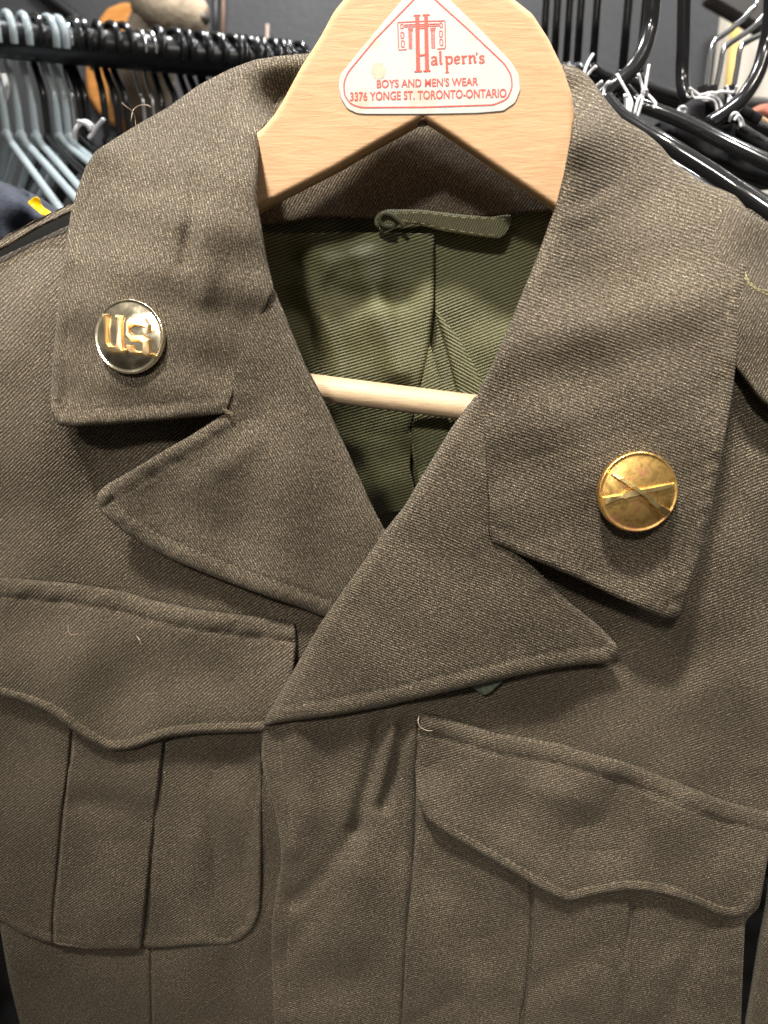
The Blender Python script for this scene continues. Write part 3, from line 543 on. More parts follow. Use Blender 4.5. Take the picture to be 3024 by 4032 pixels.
# sticker
Z = lambda pts: [(x/2.2833+724.2, y/2.2833) for x, y in pts]
SH = HH+.0003
M['paper'] = None
m, t, b = newmat('aged_paper'); L = t.links.new
tcx = N(t, 'ShaderNodeTexCoord'); nz = N(t, 'ShaderNodeTexNoise'); nz.inputs['Scale'].default_value = 70; nz.inputs['Detail'].default_value = 5; L(tcx.outputs['Object'], nz.inputs['Vector'])
rr = ramp(t, [(.0, (.47, .465, .455)), (.58, (.49, .48, .465)), (.66, (.47, .43, .36)), (.74, (.45, .38, .27))]); L(nz.outputs['Fac'], rr.inputs[0]); L(rr.outputs[0], b.inputs['Base Color']); b.inputs['Roughness'].default_value = .45
nb2 = N(t, 'ShaderNodeTexNoise'); nb2.inputs['Scale'].default_value = 400; L(tcx.outputs['Object'], nb2.inputs['Vector']); bp = N(t, 'ShaderNodeBump'); bp.inputs['Distance'].default_value = .0001; bp.inputs['Strength'].default_value = .4; L(nb2.outputs['Fac'], bp.inputs['Height']); L(bp.outputs[0], b.inputs['Normal'])
M['paper'] = m
M['ink'] = plain('red_ink', (.72, .085, .06), .5, var=(500, .12))
M['stain'] = plain('tan_stain', (.46, .41, .31), .5, var=(300, .12))
stk = Z([(330, 0), (150, 215), (25, 370), (16, 430), (30, 490), (60, 538), (105, 560), (150, 564), (430, 564), (700, 559), (830, 548), (888, 508), (913, 445), (906, 370), (870, 310), (700, 130), (565, 0), (490, -80), (445, -105), (405, -85)])
flatc = lambda P: np.zeros(len(P))+SH
sticker = cloth('sticker', stk, flatc, M['paper'], body, g=14, sm=1, thick=.0002, rings=(2, 6))
def ink_strips(lines, width, parent, name, h=SH+.00012, closed=False):
    V, F = [], []
    for ln in lines:
        P = resample(ln, 4, False)
        T = np.gradient(P, axis=0); T /= np.linalg.norm(T, axis=1)[:, None]+1e-9; n_ = np.c_[-T[:, 1], T[:, 0]]
        b0 = len(V); k = len(P)
        V += list(unp(P+n_*width/2, np.full(k, h)))+list(unp(P-n_*width/2, np.full(k, h)))
        F += [(b0+i, b0+i+1, b0+k+i+1, b0+k+i) for i in range(k-1)]
    o = mesh_obj(name, V, F, M['ink'], parent, False)
    return o
def polyfill(polys, parent, name, h, mat):
    V, F = [], []
    for pg in polys:
        b0 = len(V); V += list(unp(pg, np.full(len(pg), h))); F.append(tuple(b0+i for i in range(len(pg))))
    return mesh_obj(name, V, F, mat, parent, False)
bord = smooth(resample(Z([(385, 0), (200, 190), (60, 360), (42, 410), (45, 470), (75, 512), (125, 530), (440, 528), (780, 517), (848, 488), (873, 430), (868, 370), (835, 315), (640, 130), (495, 0), (450, -40), (425, -40), (385, 0)]), 4, False), 3, False)
# border, building emblem and lettering all printed on the sticker
W1, W2 = 2.7, 2.0
ink_strips([bord], W1, sticker, 'printed_border')
rect = lambda x0, y0, x1, y1: Z([(x0, y0), (x1, y0), (x1, y1), (x0, y1), (x0, y0)])
lines = [Z([(352, 243), (313, 246), (308, 110), (390, 106)]), Z([(462, 104), (541, 101), (544, 238), (503, 241)]),
         rect(323, 119, 335, 141), rect(324, 159, 338, 188), rect(326, 200, 340, 231), rect(516, 112, 528, 135), rect(515, 152, 528, 182), rect(516, 193, 530, 223),
         Z([(342, 122), (510, 117)]), Z([(342, 132), (510, 127)]), Z([(342, 122), (342, 133)]), Z([(510, 117), (510, 128)]), Z([(390, 106), (462, 103)]), Z([(400, 140), (455, 138)]),
         Z([(358, 142), (384, 141)]), Z([(360, 150), (382, 149)]), Z([(363, 152), (365, 242)]), Z([(369, 152), (371, 241)]), Z([(376, 151), (377, 240)]),
         Z([(468, 140), (496, 138)]), Z([(470, 148), (494, 147)]), Z([(474, 149), (477, 238)]), Z([(481, 149), (483, 238)]), Z([(488, 148), (490, 238)])]
ink_strips(lines, W2, sticker, 'printed_building')
H_ = [Z(p) for p in ([(394, 76), (414, 75), (419, 348), (399, 349)], [(438, 74), (456, 73), (463, 346), (443, 347)], [(386, 73), (420, 71), (420, 77), (386, 79)], [(431, 71), (465, 69), (465, 75), (431, 77)],
      [(390, 349), (428, 347), (428, 354), (390, 356)], [(434, 347), (470, 345), (470, 352), (434, 354)], [(417, 268), (445, 266), (445, 274), (417, 276)])]
polyfill(H_, sticker, 'printed_letter', SH+.00015, M['ink'])
# lowercase letters with broken-pen strokes: (points, width)
def pen(strokes, parent, name):
    V, F = [], []
    for pts, w in strokes:
        P = Z(pts); P = smooth(resample(P, 1.6, False), 1, False); T = np.gradient(P, axis=0); T /= np.linalg.norm(T, axis=1)[:, None]+1e-9
        nib = np.array([.5, .87]) ; k = len(P)
        ww = 1.3*w/2.2833*(.55+.45*np.abs(T @ np.array([.35, .94])))
        n_ = np.c_[-T[:, 1], T[:, 0]]; b0 = len(V)
        V += list(unp(P+n_*ww[:, None]/2, np.full(k, SH+.00013)))+list(unp(P-n_*ww[:, None]/2, np.full(k, SH+.00013)))
        F += [(b0+i, b0+i+1, b0+k+i+1, b0+k+i) for i in range(k-1)]
    return mesh_obj(name, V, F, M['ink'], parent, False)
pen([([(474, 287), (480, 281), (490, 279), (497, 286), (498, 316), (505, 318)], 9), ([(496, 298), (482, 300), (475, 308), (478, 317), (488, 318), (497, 309)], 8),
     ([(511, 258), (518, 255), (519, 310), (527, 316)], 9), ([(512, 259), (522, 252)], 5),
     ([(541, 280), (549, 278), (552, 358)], 9), ([(551, 286), (563, 277), (575, 284), (576, 304), (566, 314), (552, 311)], 8), ([(543, 358), (562, 356)], 5),
     ([(591, 297), (612, 292), (610, 280), (600, 276), (591, 283), (590, 304), (598, 313), (614, 307)], 8),
     ([(622, 279), (630, 276), (632, 312)], 9), ([(632, 286), (641, 275), (649, 279)], 8), ([(625, 313), (641, 311)], 5),
     ([(656, 277), (663, 274), (665, 311)], 9), ([(665, 284), (676, 273), (686, 278), (688, 304), (695, 309)], 9), ([(658, 312), (672, 310)], 5),
     ([(698, 258), (697, 270)], 6), ([(734, 280), (724, 273), (713, 279), (716, 288), (732, 296), (733, 305), (722, 311), (710, 304)], 8)], sticker, 'printed_name')
def text_on(txt, x0, x1, y0, y1, cap, parent, name):
    cu = bpy.data.curves.new('tmp', 'FONT'); cu.body = txt; cu.size = 1; cu.resolution_u = 4; cu.offset = .016
    to = bpy.data.objects.new('tmp', cu); COL.objects.link(to)
    me = bpy.data.meshes.new_from_object(to); bpy.data.objects.remove(to)
    v = np.array([w.co[:2] for w in me.vertices]); f = [tuple(p.vertices) for p in me.polygons]
    a, bx = v[:, 0].min(), v[:, 0].max(); top = v[:, 1].max()
    s = (v[:, 0]-a)/(bx-a); base = y0+(y1-y0)*s
    P = np.c_[x0+(x1-x0)*s, base-v[:, 1]/top*cap]
    o = mesh_obj(name, unp(P, np.full(len(P), SH+.00013)), f, M['ink'], parent, False); bpy.data.meshes.remove(me); return o
text_on("BOYS AND MEN'S WEAR", 814, 1033, 189.5, 184, 17.5, sticker, 'printed_text')
text_on("3376 YONGE ST. TORONTO-ONTARIO", 756, 1094, 217.5, 209.5, 18.5, sticker, 'printed_text')
blob = lambda cx, cy, rx, ry, k: smooth(np.array([(cx+rx*math.cos(a)*random.uniform(.8, 1.1), cy+ry*math.sin(a)*random.uniform(.8, 1.1)) for a in np.linspace(0, 6.28, 26)[:-1]]), 1, True)
polyfill([blob(817, 153, 17, 20, 0)], sticker, 'stain', SH+.00006, M['stain'])

# ------------------------------------------------------------------ collar discs
def brass(name, col, col2, rough, scale, thr):
    m, t, b = newmat(name); L = t.links.new; b.inputs['Metallic'].default_value = 1
    tcx = N(t, 'ShaderNodeTexCoord'); n = N(t, 'ShaderNodeTexNoise'); n.inputs['Scale'].default_value = scale; n.inputs['Detail'].default_value = 5; n.inputs['Distortion'].default_value = 1.2
    L(tcx.outputs['Object'], n.inputs['Vector'])
    r = ramp(t, [(thr-.08, col), (thr, col), (thr+.1, col2)]); L(n.outputs['Fac'], r.inputs[0]); L(r.outputs[0], b.inputs['Base Color'])
    rg = N(t, 'ShaderNodeMapRange'); L(n.outputs['Fac'], rg.inputs[0]); rg.inputs[1].default_value = .35; rg.inputs[2].default_value = .7; rg.inputs[3].default_value = rough; rg.inputs[4].default_value = rough+.2; L(rg.outputs[0], b.inputs['Roughness'])
    n2 = N(t, 'ShaderNodeTexNoise'); n2.inputs['Scale'].default_value = 160; L(tcx.outputs['Object'], n2.inputs['Vector']); bp = N(t, 'ShaderNodeBump'); bp.inputs['Distance'].default_value = .0006; bp.inputs['Strength'].default_value = .25; L(n2.outputs['Fac'], bp.inputs['Height']); L(bp.outputs[0], b.inputs['Normal'])
    return m
M['gold'] = brass('polished_gilt', (.86, .76, .56), (.74, .62, .42), .07, 120, .6)
M['gold_edge'] = brass('gilt_relief', (.90, .66, .34), (.80, .55, .26), .12, 120, .6)
M['gold_letter'] = brass('gilt_letters', (1.0, .72, .38), (.85, .58, .30), .27, 120, .6)
M['rifle'] = brass('rubbed_brass', (1.0, .78, .36), (.8, .55, .22), .27, 120, .6)
M['brass'] = brass('tarnished_brass', (1.0, .64, .21), (.62, .32, .15), .30, 210, .52)
def disc(name, label, ctr, hf, nrm, R, mat, roll):
    c = unp([ctr], [float(hf(np.array([ctr]))[0])])[0]
    nrm = Vector(nrm).normalized()
    up = Vector((0, 0, 1)); xax = up.cross(nrm).normalized(); yax = nrm.cross(xax)
    rot = Matrix.Rotation(roll, 3, nrm); xax = rot @ xax; yax = rot @ yax
    root = thing(name, label, 'badge', tuple(Vector(c)), 'brass collar discs pinned to the jacket')
    def P(x, y, z): return Vector(c)+xax*x+yax*y+nrm*z
    prof = [(0, .0042), (.2, .00415), (.35, .0040), (.5, .00375), (.65, .0034), (.78, .0030), (.88, .0026), (.93, .0025), (.955, .0028), (.98, .0027), (1.0, .0020), (1.0, .0008), (.97, .0003), (0, .0003)]
    seg = 96; V = [P(0, 0, prof[0][1])]; F = []
    for r, z in prof[1:-1]:
        V += [P(R*r*math.cos(2*math.pi*k/seg), R*r*math.sin(2*math.pi*k/seg), z) for k in range(seg)]
    V.append(P(0, 0, prof[-1][1])); nr = len(prof)-2
    for k in range(seg):
        k2 = (k+1) % seg; F.append((0, 1+k, 1+k2)); F.append((len(V)-1, 1+(nr-1)*seg+k2, 1+(nr-1)*seg+k))
        for r in range(nr-1): F.append((1+r*seg+k, 1+(r+1)*seg+k, 1+(r+1)*seg+k2, 1+r*seg+k2))
    mesh_obj('disc', V, F, mat, root)
    return root, P
def surf_z(x, y, R):
    r = math.hypot(x, y)/R; return np.interp(r, [0, .35, .5, .65, .78, .88, 1], [.0042, .0040, .00375, .0034, .0030, .0026, .0022])
def relief(name, polys, P, R, z, mat, parent, bev=.0005):
    """raised lettering: outline walls with a chamfer, top inset"""
    V, F = [], []
    for pg in polys:
        A = np.array(pg, float); area_ = .5*np.sum(A[:, 0]*np.roll(A[:, 1], -1)-np.roll(A[:, 0], -1)*A[:, 1])
        if area_ < 0: A = A[::-1]
        n = len(A); d1 = A-np.roll(A, 1, 0); d1 /= np.linalg.norm(d1, axis=1)[:, None]; d2 = np.roll(A, -1, 0)-A; d2 /= np.linalg.norm(d2, axis=1)[:, None]
        n1 = np.c_[-d1[:, 1], d1[:, 0]]; n2 = np.c_[-d2[:, 1], d2[:, 0]]; mm = n1+n2; mm /= np.maximum(.6, (mm*n1).sum(1))[:, None]
        b0 = len(V)
        for ins, zz in ((-.00012, -.0003), (0, z*.35), (bev, z)):
            V += [P(*(A[i]+mm[i]*ins), surf_z(*A[i], R)+zz) for i in range(n)]
        for r in range(2):
            for i in range(n):
                j = (i+1) % n; F.append((b0+r*n+i, b0+r*n+j, b0+(r+1)*n+j, b0+(r+1)*n+i))
        F.append(tuple(b0+2*n+i for i in range(n)))
    o = mesh_obj(name, V, F, mat, parent, False)
    bm = bmesh.new(); bm.from_mesh(o.data); bmesh.ops.triangulate(bm, faces=[f for f in bm.faces if len(f.verts) > 4]); bm.to_mesh(o.data); bm.free()
    return o
# U.S. disc: letter outlines traced in the zoom of the disc, centred at (470,570), 1 unit = R/415 or so
d1, P1 = disc('collar_disc', 'gilt collar disc with raised U.S. letters pinned to the collar leaf at left', (286, 729), cl_h, (-.14, -1, .23), .0124, M['gold'], 0)
s1 = .0122/440
def tr(pts): return [((x-450)*s1*1.0, -(y-572)*s1*1.0) for x, y in pts]
U = tr([(115, 310), (225, 312), (205, 350), (215, 660), (245, 695), (310, 695), (330, 660), (330, 375), (305, 370), (305, 325), (415, 335), (400, 375), (425, 770), (390, 790), (230, 775), (180, 745), (155, 690), (140, 360), (118, 350)])
Sx = tr([(500, 350), (690, 365), (745, 440), (745, 530), (700, 520), (690, 480), (655, 465), (545, 455), (505, 480), (505, 530), (540, 560), (680, 560), (755, 610), (755, 790), (700, 815), (510, 790), (455, 740), (455, 680), (545, 690), (545, 725), (570, 750), (640, 755), (655, 720), (655, 660), (640, 645), (510, 635), (450, 570), (450, 410)])
dot = lambda cx, cy, r: tr([(cx+r*math.cos(a), cy+r*math.sin(a)) for a in np.linspace(0, 2*math.pi, 9)[:-1]])
for nm, pg in (('raised_letter', U), ('raised_letter', Sx), ('raised_dot', dot(430, 755, 30)), ('raised_dot', dot(770, 795, 30))):
    relief(nm, [pg], P1, .0124, .0015, M['gold_letter'], d1, bev=.00045)
d2, P2 = disc('collar_disc', 'tarnished brass collar disc with crossed rifles pinned to the collar leaf at right', (1373, 1061), cr_h, (.04, -1, .17), .01275, M['brass'], 0.0)
s2 = .01265/415
def tr2(pts): return [((x-480)*s2, -(y-465)*s2) for x, y in pts]
ra = tr2([(180, 270), (200, 252), (290, 300), (410, 385), (500, 445), (590, 495), (640, 545), (690, 590), (815, 655), (740, 722), (640, 625), (590, 585), (560, 570), (540, 530), (460, 475), (360, 405), (240, 325), (182, 290)])
rb = tr2([(838, 370), (840, 410), (700, 440), (600, 460), (520, 470), (460, 490), (350, 515), (320, 528), (290, 520), (130, 592), (98, 510), (180, 495), (290, 475), (320, 435), (380, 430), (450, 425), (520, 415), (580, 405), (700, 385)])
relief('raised_rifle', [rb], P2, .01265, .0012, M['rifle'], d2, bev=.00022)
relief('raised_rifle', [ra], P2, .01265, .0020, M['rifle'], d2, bev=.00022)

# ------------------------------------------------------------------ behind: walls
def boxm(name, lo, hi, mat, parent=None, bev=0):
    (x0, y0, z0), (x1, y1, z1) = lo, hi
    V = [(x, y, z) for x in (x0, x1) for y in (y0, y1) for z in (z0, z1)]
    F = [(0, 1, 3, 2), (4, 6, 7, 5), (0, 4, 5, 1), (2, 3, 7, 6), (0, 2, 6, 4), (1, 5, 7, 3)]
    return mesh_obj(name, V, F, mat, parent, False)
M['wall'] = plain('charcoal_paint', (.045, .046, .050), .6, bumpscale=60, bumpd=.002, var=(3, .2))
WY = BASEY+2.02
def wallbox(name, lo, hi, mat, kind='structure'):
    o = boxm(name, lo, hi, mat); o.location = (0, WY, 0); o.rotation_euler = (0, 0, -math.atan(YAW))
    if kind: o['kind'] = kind
    return o
wallbox('wall', (-2.6, 0, -.2), (.84, .1, 3.0), M['wall'])
M['cream'] = plain('cream_paint', (.60, .56, .49), .7, var=(4, .08))
wallbox('wall', (.842, .03, -.2), (3.2, .13, 3.0), M['cream'])
M['floor'] = plain('grey_floor', (.12, .11, .10), .5, var=(5, .2))
w = boxm('floor', (-3, -2, -.05), (3.2, 3.0, 0), M['floor']); w['kind'] = 'structure'
WH = -(2.02-.0)+.012                          # height value that lies on the wall face

# ------------------------------------------------------------------ deer head on the wall
M['oak'] = wood('orange_oak', (.60, .27, .075), (.40, .16, .04), 9, (0, .3, 0), rough=.35, stretch=8)
M['fur'] = plain('pale_fur', (.36, .285, .20), .95, bumpscale=60, bumpd=.006, var=(14, .35))
M['fur_brown'] = plain('brown_fur', (.30, .235, .17), .95, bumpscale=60, bumpd=.006, var=(14, .35))
M['nose'] = plain('dark_nose', (.06, .05, .045), .35, bumpscale=200, bumpd=.002)
M['glass_eye'] = plain('glass_eye', (.01, .008, .006), .05)
deer = thing('deer_mount', 'pale grey stuffed deer head on an orange wooden plaque on the dark wall', 'deer mount', tuple(unp([(280, 160)], [WH])[0]))
PLQ = [(262, 6), (232, 18), (208, 50), (190, 110), (184, 160), (190, 208), (212, 244), (245, 272), (275, 290), (306, 276), (340, 248), (364, 208), (372, 160), (366, 100), (350, 50), (325, 18), (295, 6)]
slab('plaque', PLQ, WH+.028, .026, .010, M['oak'], deer, edge_px=9, g=14)
def P3(lst): return [at(x, y, Y) for x, y, Y in lst]
nk = spline(P3([(300, 205, 2.32), (302, 195, 2.22), (306, 175, 2.12), (318, 125, 2.02), (334, 65, 1.95), (348, 12, 1.92), (352, -20, 1.92)]), 6)
v, f = tube_data(nk, list(np.interp(np.linspace(0, 1, len(nk)), [0, .2, .45, .7, 1], [.078, .078, .068, .055, .045])), 28)
mesh_obj('neck', v, f, M['fur_brown'], deer)
hd = spline(P3([(306, -22, 1.95), (328, -8, 1.93), (352, 4, 1.91), (380, 18, 1.90), (405, 31, 1.90), (428, 40, 1.90), (441, 45, 1.90), (448, 47, 1.90)]), 6)
rr_ = list(np.interp(np.linspace(0, 1, len(hd)), [0, .15, .35, .55, .72, .86, .95, 1], [.030, .058, .064, .052, .038, .031, .026, .010]))
v, f = tube_data(hd, rr_, 28)
head = mesh_obj('head', v, f, M['fur'], deer)
def ball(name, c, r, mat, parent, sc=(1, 1, 1), n=16):
    V, F = [], []
    for i in range(n+1):
        for k in range(2*n):
            a = math.pi*i/n; b = math.pi*k/n
            V.append(Vector(c)+Vector((r*sc[0]*math.sin(a)*math.cos(b), r*sc[1]*math.sin(a)*math.sin(b), r*sc[2]*math.cos(a))))
    for i in range(n):
        for k in range(2*n):
            k2 = (k+1) % (2*n); F.append((i*2*n+k, (i+1)*2*n+k, (i+1)*2*n+k2, i*2*n+k2))
    return mesh_obj(name, V, F, mat, parent)
ball('nose', at(440, 40, 1.885), .017, M['nose'], head, (.8, 1, .75))
ball('eye', at(367, 2, 1.856), .011, M['glass_eye'], head)
for px, pyy, Y in ((296, -62, 1.96), (330, -66, 1.99)):
    ep = spline([at(px+18, pyy+38, Y), at(px+4, pyy+10, Y), at(px-14, pyy-20, Y), at(px-26, pyy-44, Y)], 5)
    v, f = tube_data(ep, list(np.interp(np.linspace(0, 1, len(ep)), [0, .4, .8, 1], [.014, .026, .018, .003])), 14)
    mesh_obj('ear', v, f, M['fur'], head)

# bits on the dark wall
M['black_iron'] = plain('black_iron', (.012, .012, .014), .45)
M['brown_rod'] = plain('brown_rod', (.20, .12, .08), .5)
def post(name, label, cat, pts, h, wpx, mat):
    V, F = tube_data([tuple(x) for x in unp(pts, [h]*len(pts))], wpx/2*K/FPX*2.0, 16)
    return tag(mesh_obj(name, V, F, mat), label, cat)
post('wall_post', 'black vertical post on the dark wall beside the deer muzzle', 'post', [(467, -60), (464, 140)], WH+.03, 15, M['black_iron'])
post('wall_rod', 'thin brown rod standing just right of the black wall post', 'rod', [(484, -60), (481, 130)], WH+.02, 7, M['brown_rod'])
post('coat_peg', 'short pale peg sticking up above the far end of the rail', 'peg', [(578, 52), (576, 140)], WH+.03, 7, plain('pale_peg', (.42, .33, .28), .5))
tag(tube('wall_cable', [tuple(x) for x in unp([(70, -40), (105, -8), (140, 18), (172, 46), (196, 90), (205, 150)], [WH+.02]*6)], .014, M['black_iron']), 'thick black cable curving down the dark wall left of the plaque', 'cable')
M['yellow'] = plain('yellow_wood', (.70, .48, .15), .5)
post('yellow_pole', 'pale yellow upright pole in front of the cream wall', 'pole', [(1592, 25), (1560, 330)], WH+.05, 20, M['yellow'])
M['beam'] = plain('grey_beam', (.13, .115, .105), .6, var=(6, .2))
tag(slab('roof_beam', [(1535, -8), (1560, 6), (1600, 30), (1659, 64), (1760, 122), (1790, 60), (1700, -60), (1540, -60)], -1.2, .05, .005, M['beam'], None, edge_px=4, g=20), 'grey brown beam slanting across the top right corner', 'beam')

# ------------------------------------------------------------------ clothes rails and hangers
M['black_pl'] = plain('black_plastic', (.010, .010, .011), .16, bumpscale=25, bumpd=.0004, spec=.6)
M['grey_pl'] = plain('clear_grey_plastic', (.58, .66, .69), .14, spec=.7, trans=.2)
M['rail'] = plain('black_rail', (.012, .012, .014), .3)
M['white_str'] = plain('white_string', (.78, .77, .80), .5)
M['velvet'] = plain('black_flock', (.012, .012, .013), .95)
def level(ax, ay, z):
    d = rays([(ax, ay)])[0]; return Vector(ORG+d*((z-CAMZ)/d[2]))
R0 = at(0, 84, .80); RZ = R0.z
R1 = level(390, 121, RZ)
RD = (R1-R0).normalized()
rail = tag(mesh_obj('clothes_rail', *tube_data([R0-RD*.5, R0, R1, R1+RD*1.1], .016, 24), M['rail']), 'black clothes rail full of hangers behind the jacket collar', 'rail')
def rail_x(ax):
    """the point on the rail that shows at column ax"""
    lo, hi = -.3, 1.0
    for _ in range(40):
        m_ = (lo+hi)/2; p = R0+RD*m_; q = p-Vector(ORG)
        x = q.dot(Vector(RIGHT))/q.dot(Vector(FWD))*FPX+1512
        if x/K < ax: lo = m_
        else: hi = m_
    return R0+RD*lo
def frame(o, d):
    d = Vector(d).normalized(); up = Vector((0, 0, 1))
    return lambda x, z, y=0: tuple(Vector(o)+d*x+up*z+d.cross(up)*y)
HD = Vector((.62, -.78, 0))
def tube_hanger(o, d, mat, label, group, neck=.080, r=.0035, seg=10, half=.20, drop=.085, name='plastic_hanger'):
    root = thing(name, label, 'hanger', tuple(o), group)
    f = frame(o, d); q = .0210
    hook = [f(q*math.cos(a), q*math.sin(a)) for a in np.linspace(-.35, math.pi, 9)]+[f(-q*.92, -.010), f(-q*.6, -.022), f(-.004, -.034), f(0, -.048), f(0, -neck)]
    h = tube('hook', hook, r, mat, root, seg, 5)
    tube('shoulder_frame', [f(0, -neck+.004), f(.012, -neck-.006), f(.05, -neck-.022), f(half*.9, -neck-drop*.9), f(half, -neck-drop), f(half*.99, -neck-drop-.010), f(half*.9, -neck-drop-.014), f(0, -neck-drop-.015), f(-half*.9, -neck-drop-.014), f(-half*.99, -neck-drop-.010), f(-half, -neck-drop), f(-half*.9, -neck-drop*.9), f(-.05, -neck-.022), f(-.012, -neck-.006), f(0, -neck+.004)], r, mat, root, seg, 5)
    ball('joint', f(0, -neck), r*1.5, mat, root, (1, 1, 1), 8)
    return root
def wire_hanger(o, d, label, group, neck=.10, r=.0015):
    root = thing('wire_hook_hanger', label, 'hanger', tuple(o), group)
    f = frame(o, d); q = .0185
    tube('hook', [f(q*math.cos(a), q*math.sin(a)) for a in np.linspace(-.2, math.pi*.95, 9)]+[f(-q*.9, -.012), f(-.006, -.035), f(0, -.045), f(0, -neck)], r, M['chrome'], root, 8, 5)
    tube('shoulder_frame', [f(-.19, -neck-.09), f(-.10, -neck-.04), f(-.03, -neck-.008), f(0, -neck), f(.03, -neck-.008), f(.10, -neck-.04), f(.19, -neck-.09)], .006, M['velvet'], root, 10, 5)
    return root
GL = ['leftmost grey clear plastic hanger on the rail', 'grey clear plastic hanger second from the left on the rail', 'grey clear plastic hanger in the middle of the five grey ones', 'grey clear plastic hanger just right of the lone black one', 'rightmost grey clear plastic hanger on the rail']
for ax, lb in zip((-14, 18, 52, 104, 126), GL):
    tube_hanger(rail_x(ax), HD+Vector((random.uniform(-.08, .08), random.uniform(-.05, .05), 0)), M['grey_pl'], lb, 'grey hangers on the rail')
tube_hanger(rail_x(80), HD, M['black_pl'], 'lone black plastic hanger hung between the grey ones', 'black hangers on the rail')
proto = tube_hanger(rail_x(158), HD+Vector((.08, 0, 0)), M['black_pl'], 'black plastic hanger crowded among black ones on the far rail', 'black hangers on the rail', seg=8)
kids = list(proto.children)
for ax in (174, 216, 240, 264, 340, 374, 402, 424, 442, 458, 476, 494, 512, 530, 548, 566, 584, 602, 620, 640):
    c = proto.copy(); COL.objects.link(c); c.location = rail_x(ax+random.uniform(-4, 4)); c.rotation_euler = (0, 0, random.uniform(-.22, .22))
    for ch in kids:
        k = ch.copy(); COL.objects.link(k); k.parent = c; k.matrix_parent_inverse = Matrix.Translation(-proto.location)
wire_hanger(rail_x(143), HD, 'wire hook hanger with white string tied at its neck left of the plaque', 'wire hook hangers on the rail')
wire_hanger(rail_x(300), HD, 'left one of two wire hook hangers in front of the deer neck', 'wire hook hangers on the rail')
wire_hanger(rail_x(322), HD, 'right one of two wire hook hangers in front of the deer neck', 'wire hook hangers on the rail')

# right: another rail above the frame
Q0 = at(1290, 150, .74)
rz2 = Q0.z+.30
RR = tag(mesh_obj('clothes_rail', *tube_data([(Q0.x-.25, Q0.y+.45, rz2), (Q0.x+.9, Q0.y-.12, rz2)], .016, 20), M['rail']), 'black clothes rail above the frame at right carrying black hangers', 'rail')
HD2 = Vector((.80, -.60, 0))
BL = ['black plastic hanger neck closest to the wooden hanger', 'black plastic hanger second from the wooden hanger', 'black plastic hanger third from the wooden hanger', 'black plastic hanger fourth from the wooden hanger', 'black plastic hanger fifth from the wooden hanger', 'black plastic hanger with its neck just left of the big bent one', 'black plastic hanger neck half hidden by the big bent one']
for (ax, ay, Y), lb in zip(((1172, 150, .80), (1196, 150, .78), (1222, 148, .80), (1246, 150, .76), (1280, 150, .74), (1344, 165, .70), (1380, 175, .72)), BL):
    p = at(ax, ay, Y); tube_hanger((p.x, p.y, p.z+.30), HD2+Vector((random.uniform(-.1, .1), 0, 0)), M['black_pl'], lb, 'black hangers at the right', neck=.30)
def P2Y(lst): return [tuple(at(x, y, Y)) for x, y, Y in lst]
b = thing('bent_hanger', 'big black tubular hanger with a bent neck nearest the right collar', 'hanger', tuple(at(1360, 180, .49)), 'black hangers at the right')
tube('neck', P2Y([(1412, -90, .50), (1411, -20, .50), (1409, 20, .50), (1404, 60, .50), (1390, 110, .495), (1364, 153, .49), (1330, 182, .485), (1300, 202, .48), (1240, 245, .47)]), .0044, M['black_pl'], b, 16)
tube('arm', P2Y([(1330, 168, .505), (1350, 196, .50), (1376, 222, .495), (1420, 240, .49), (1480, 264, .48), (1560, 304, .465), (1659, 352, .45), (1740, 392, .44)]), .0040, M['black_pl'], b, 14)
b = thing('bent_hanger', 'black tubular hanger whose thick arm runs down beside the right collar', 'hanger', tuple(at(1380, 275, .42)), 'black hangers at the right')
tube('arm', P2Y([(1310, 215, .46), (1340, 250, .45), (1390, 283, .44), (1450, 318, .43), (1540, 374, .42), (1620, 428, .41), (1740, 510, .39)]), .0043, M['black_pl'], b, 16)
tube('lower_bar', P2Y([(1380, 310, .47), (1450, 360, .46), (1560, 425, .44), (1659, 486, .42), (1760, 550, .40)]), .0040, M['black_pl'], b, 14)
b = thing('straight_hanger', 'black hanger with a straight neck in front of the slate panel', 'hanger', tuple(at(1480, 205, .60)), 'black hangers at the right')
tube('neck', P2Y([(1480, -80, .60), (1478, 0, .60), (1476, 100, .60), (1474, 160, .60), (1479, 200, .595), (1500, 225, .59), (1560, 262, .57), (1659, 320, .54), (1740, 370, .52)]), .0046, M['black_pl'], b, 14)
b = thing('bent_hanger', 'black tubular hanger curving along the right edge before the cream wall', 'hanger', tuple(at(1600, 230, .52)), 'black hangers at the right')
tube('neck', P2Y([(1668, -40, .52), (1664, 40, .52), (1654, 100, .52), (1636, 160, .515), (1604, 212, .51), (1570, 242, .505), (1530, 268, .50)]), .0044, M['black_pl'], b, 14)
WL = ['left wire hook of the three before the cream wall', 'middle wire hook of the three before the cream wall', 'right wire hook of the three, with a bluish sheen']
for pts, Y, lb in (([(1640, -30), (1636, 0), (1624, 22), (1580, 63), (1547, 87), (1535, 108), (1529, 150), (1522, 215)], .56, WL[0]),
                   ([(1690, -20), (1659, 24), (1624, 61), (1573, 97), (1562, 112), (1555, 150), (1541, 215)], .55, WL[1]),
                   ([(1700, 40), (1659, 67), (1616, 89), (1600, 104), (1592, 149), (1580, 215)], .54, WL[2])):
    b = thing('wire_hook_hanger', lb, 'hanger', tuple(at(*pts[-1], Y)), 'wire hooks before the cream wall')
    tube('hook', [tuple(at(x, y, Y)) for x, y in pts], .0017, M['chrome'], b, 10)
    x, y = pts[-1]
    tube('hanger_top', [tuple(at(x+a, y+c, Y)) for a, c in ((-4, -30), (0, 4), (20, 22), (60, 44))], [.0034]*25, M['velvet'], b, 10)
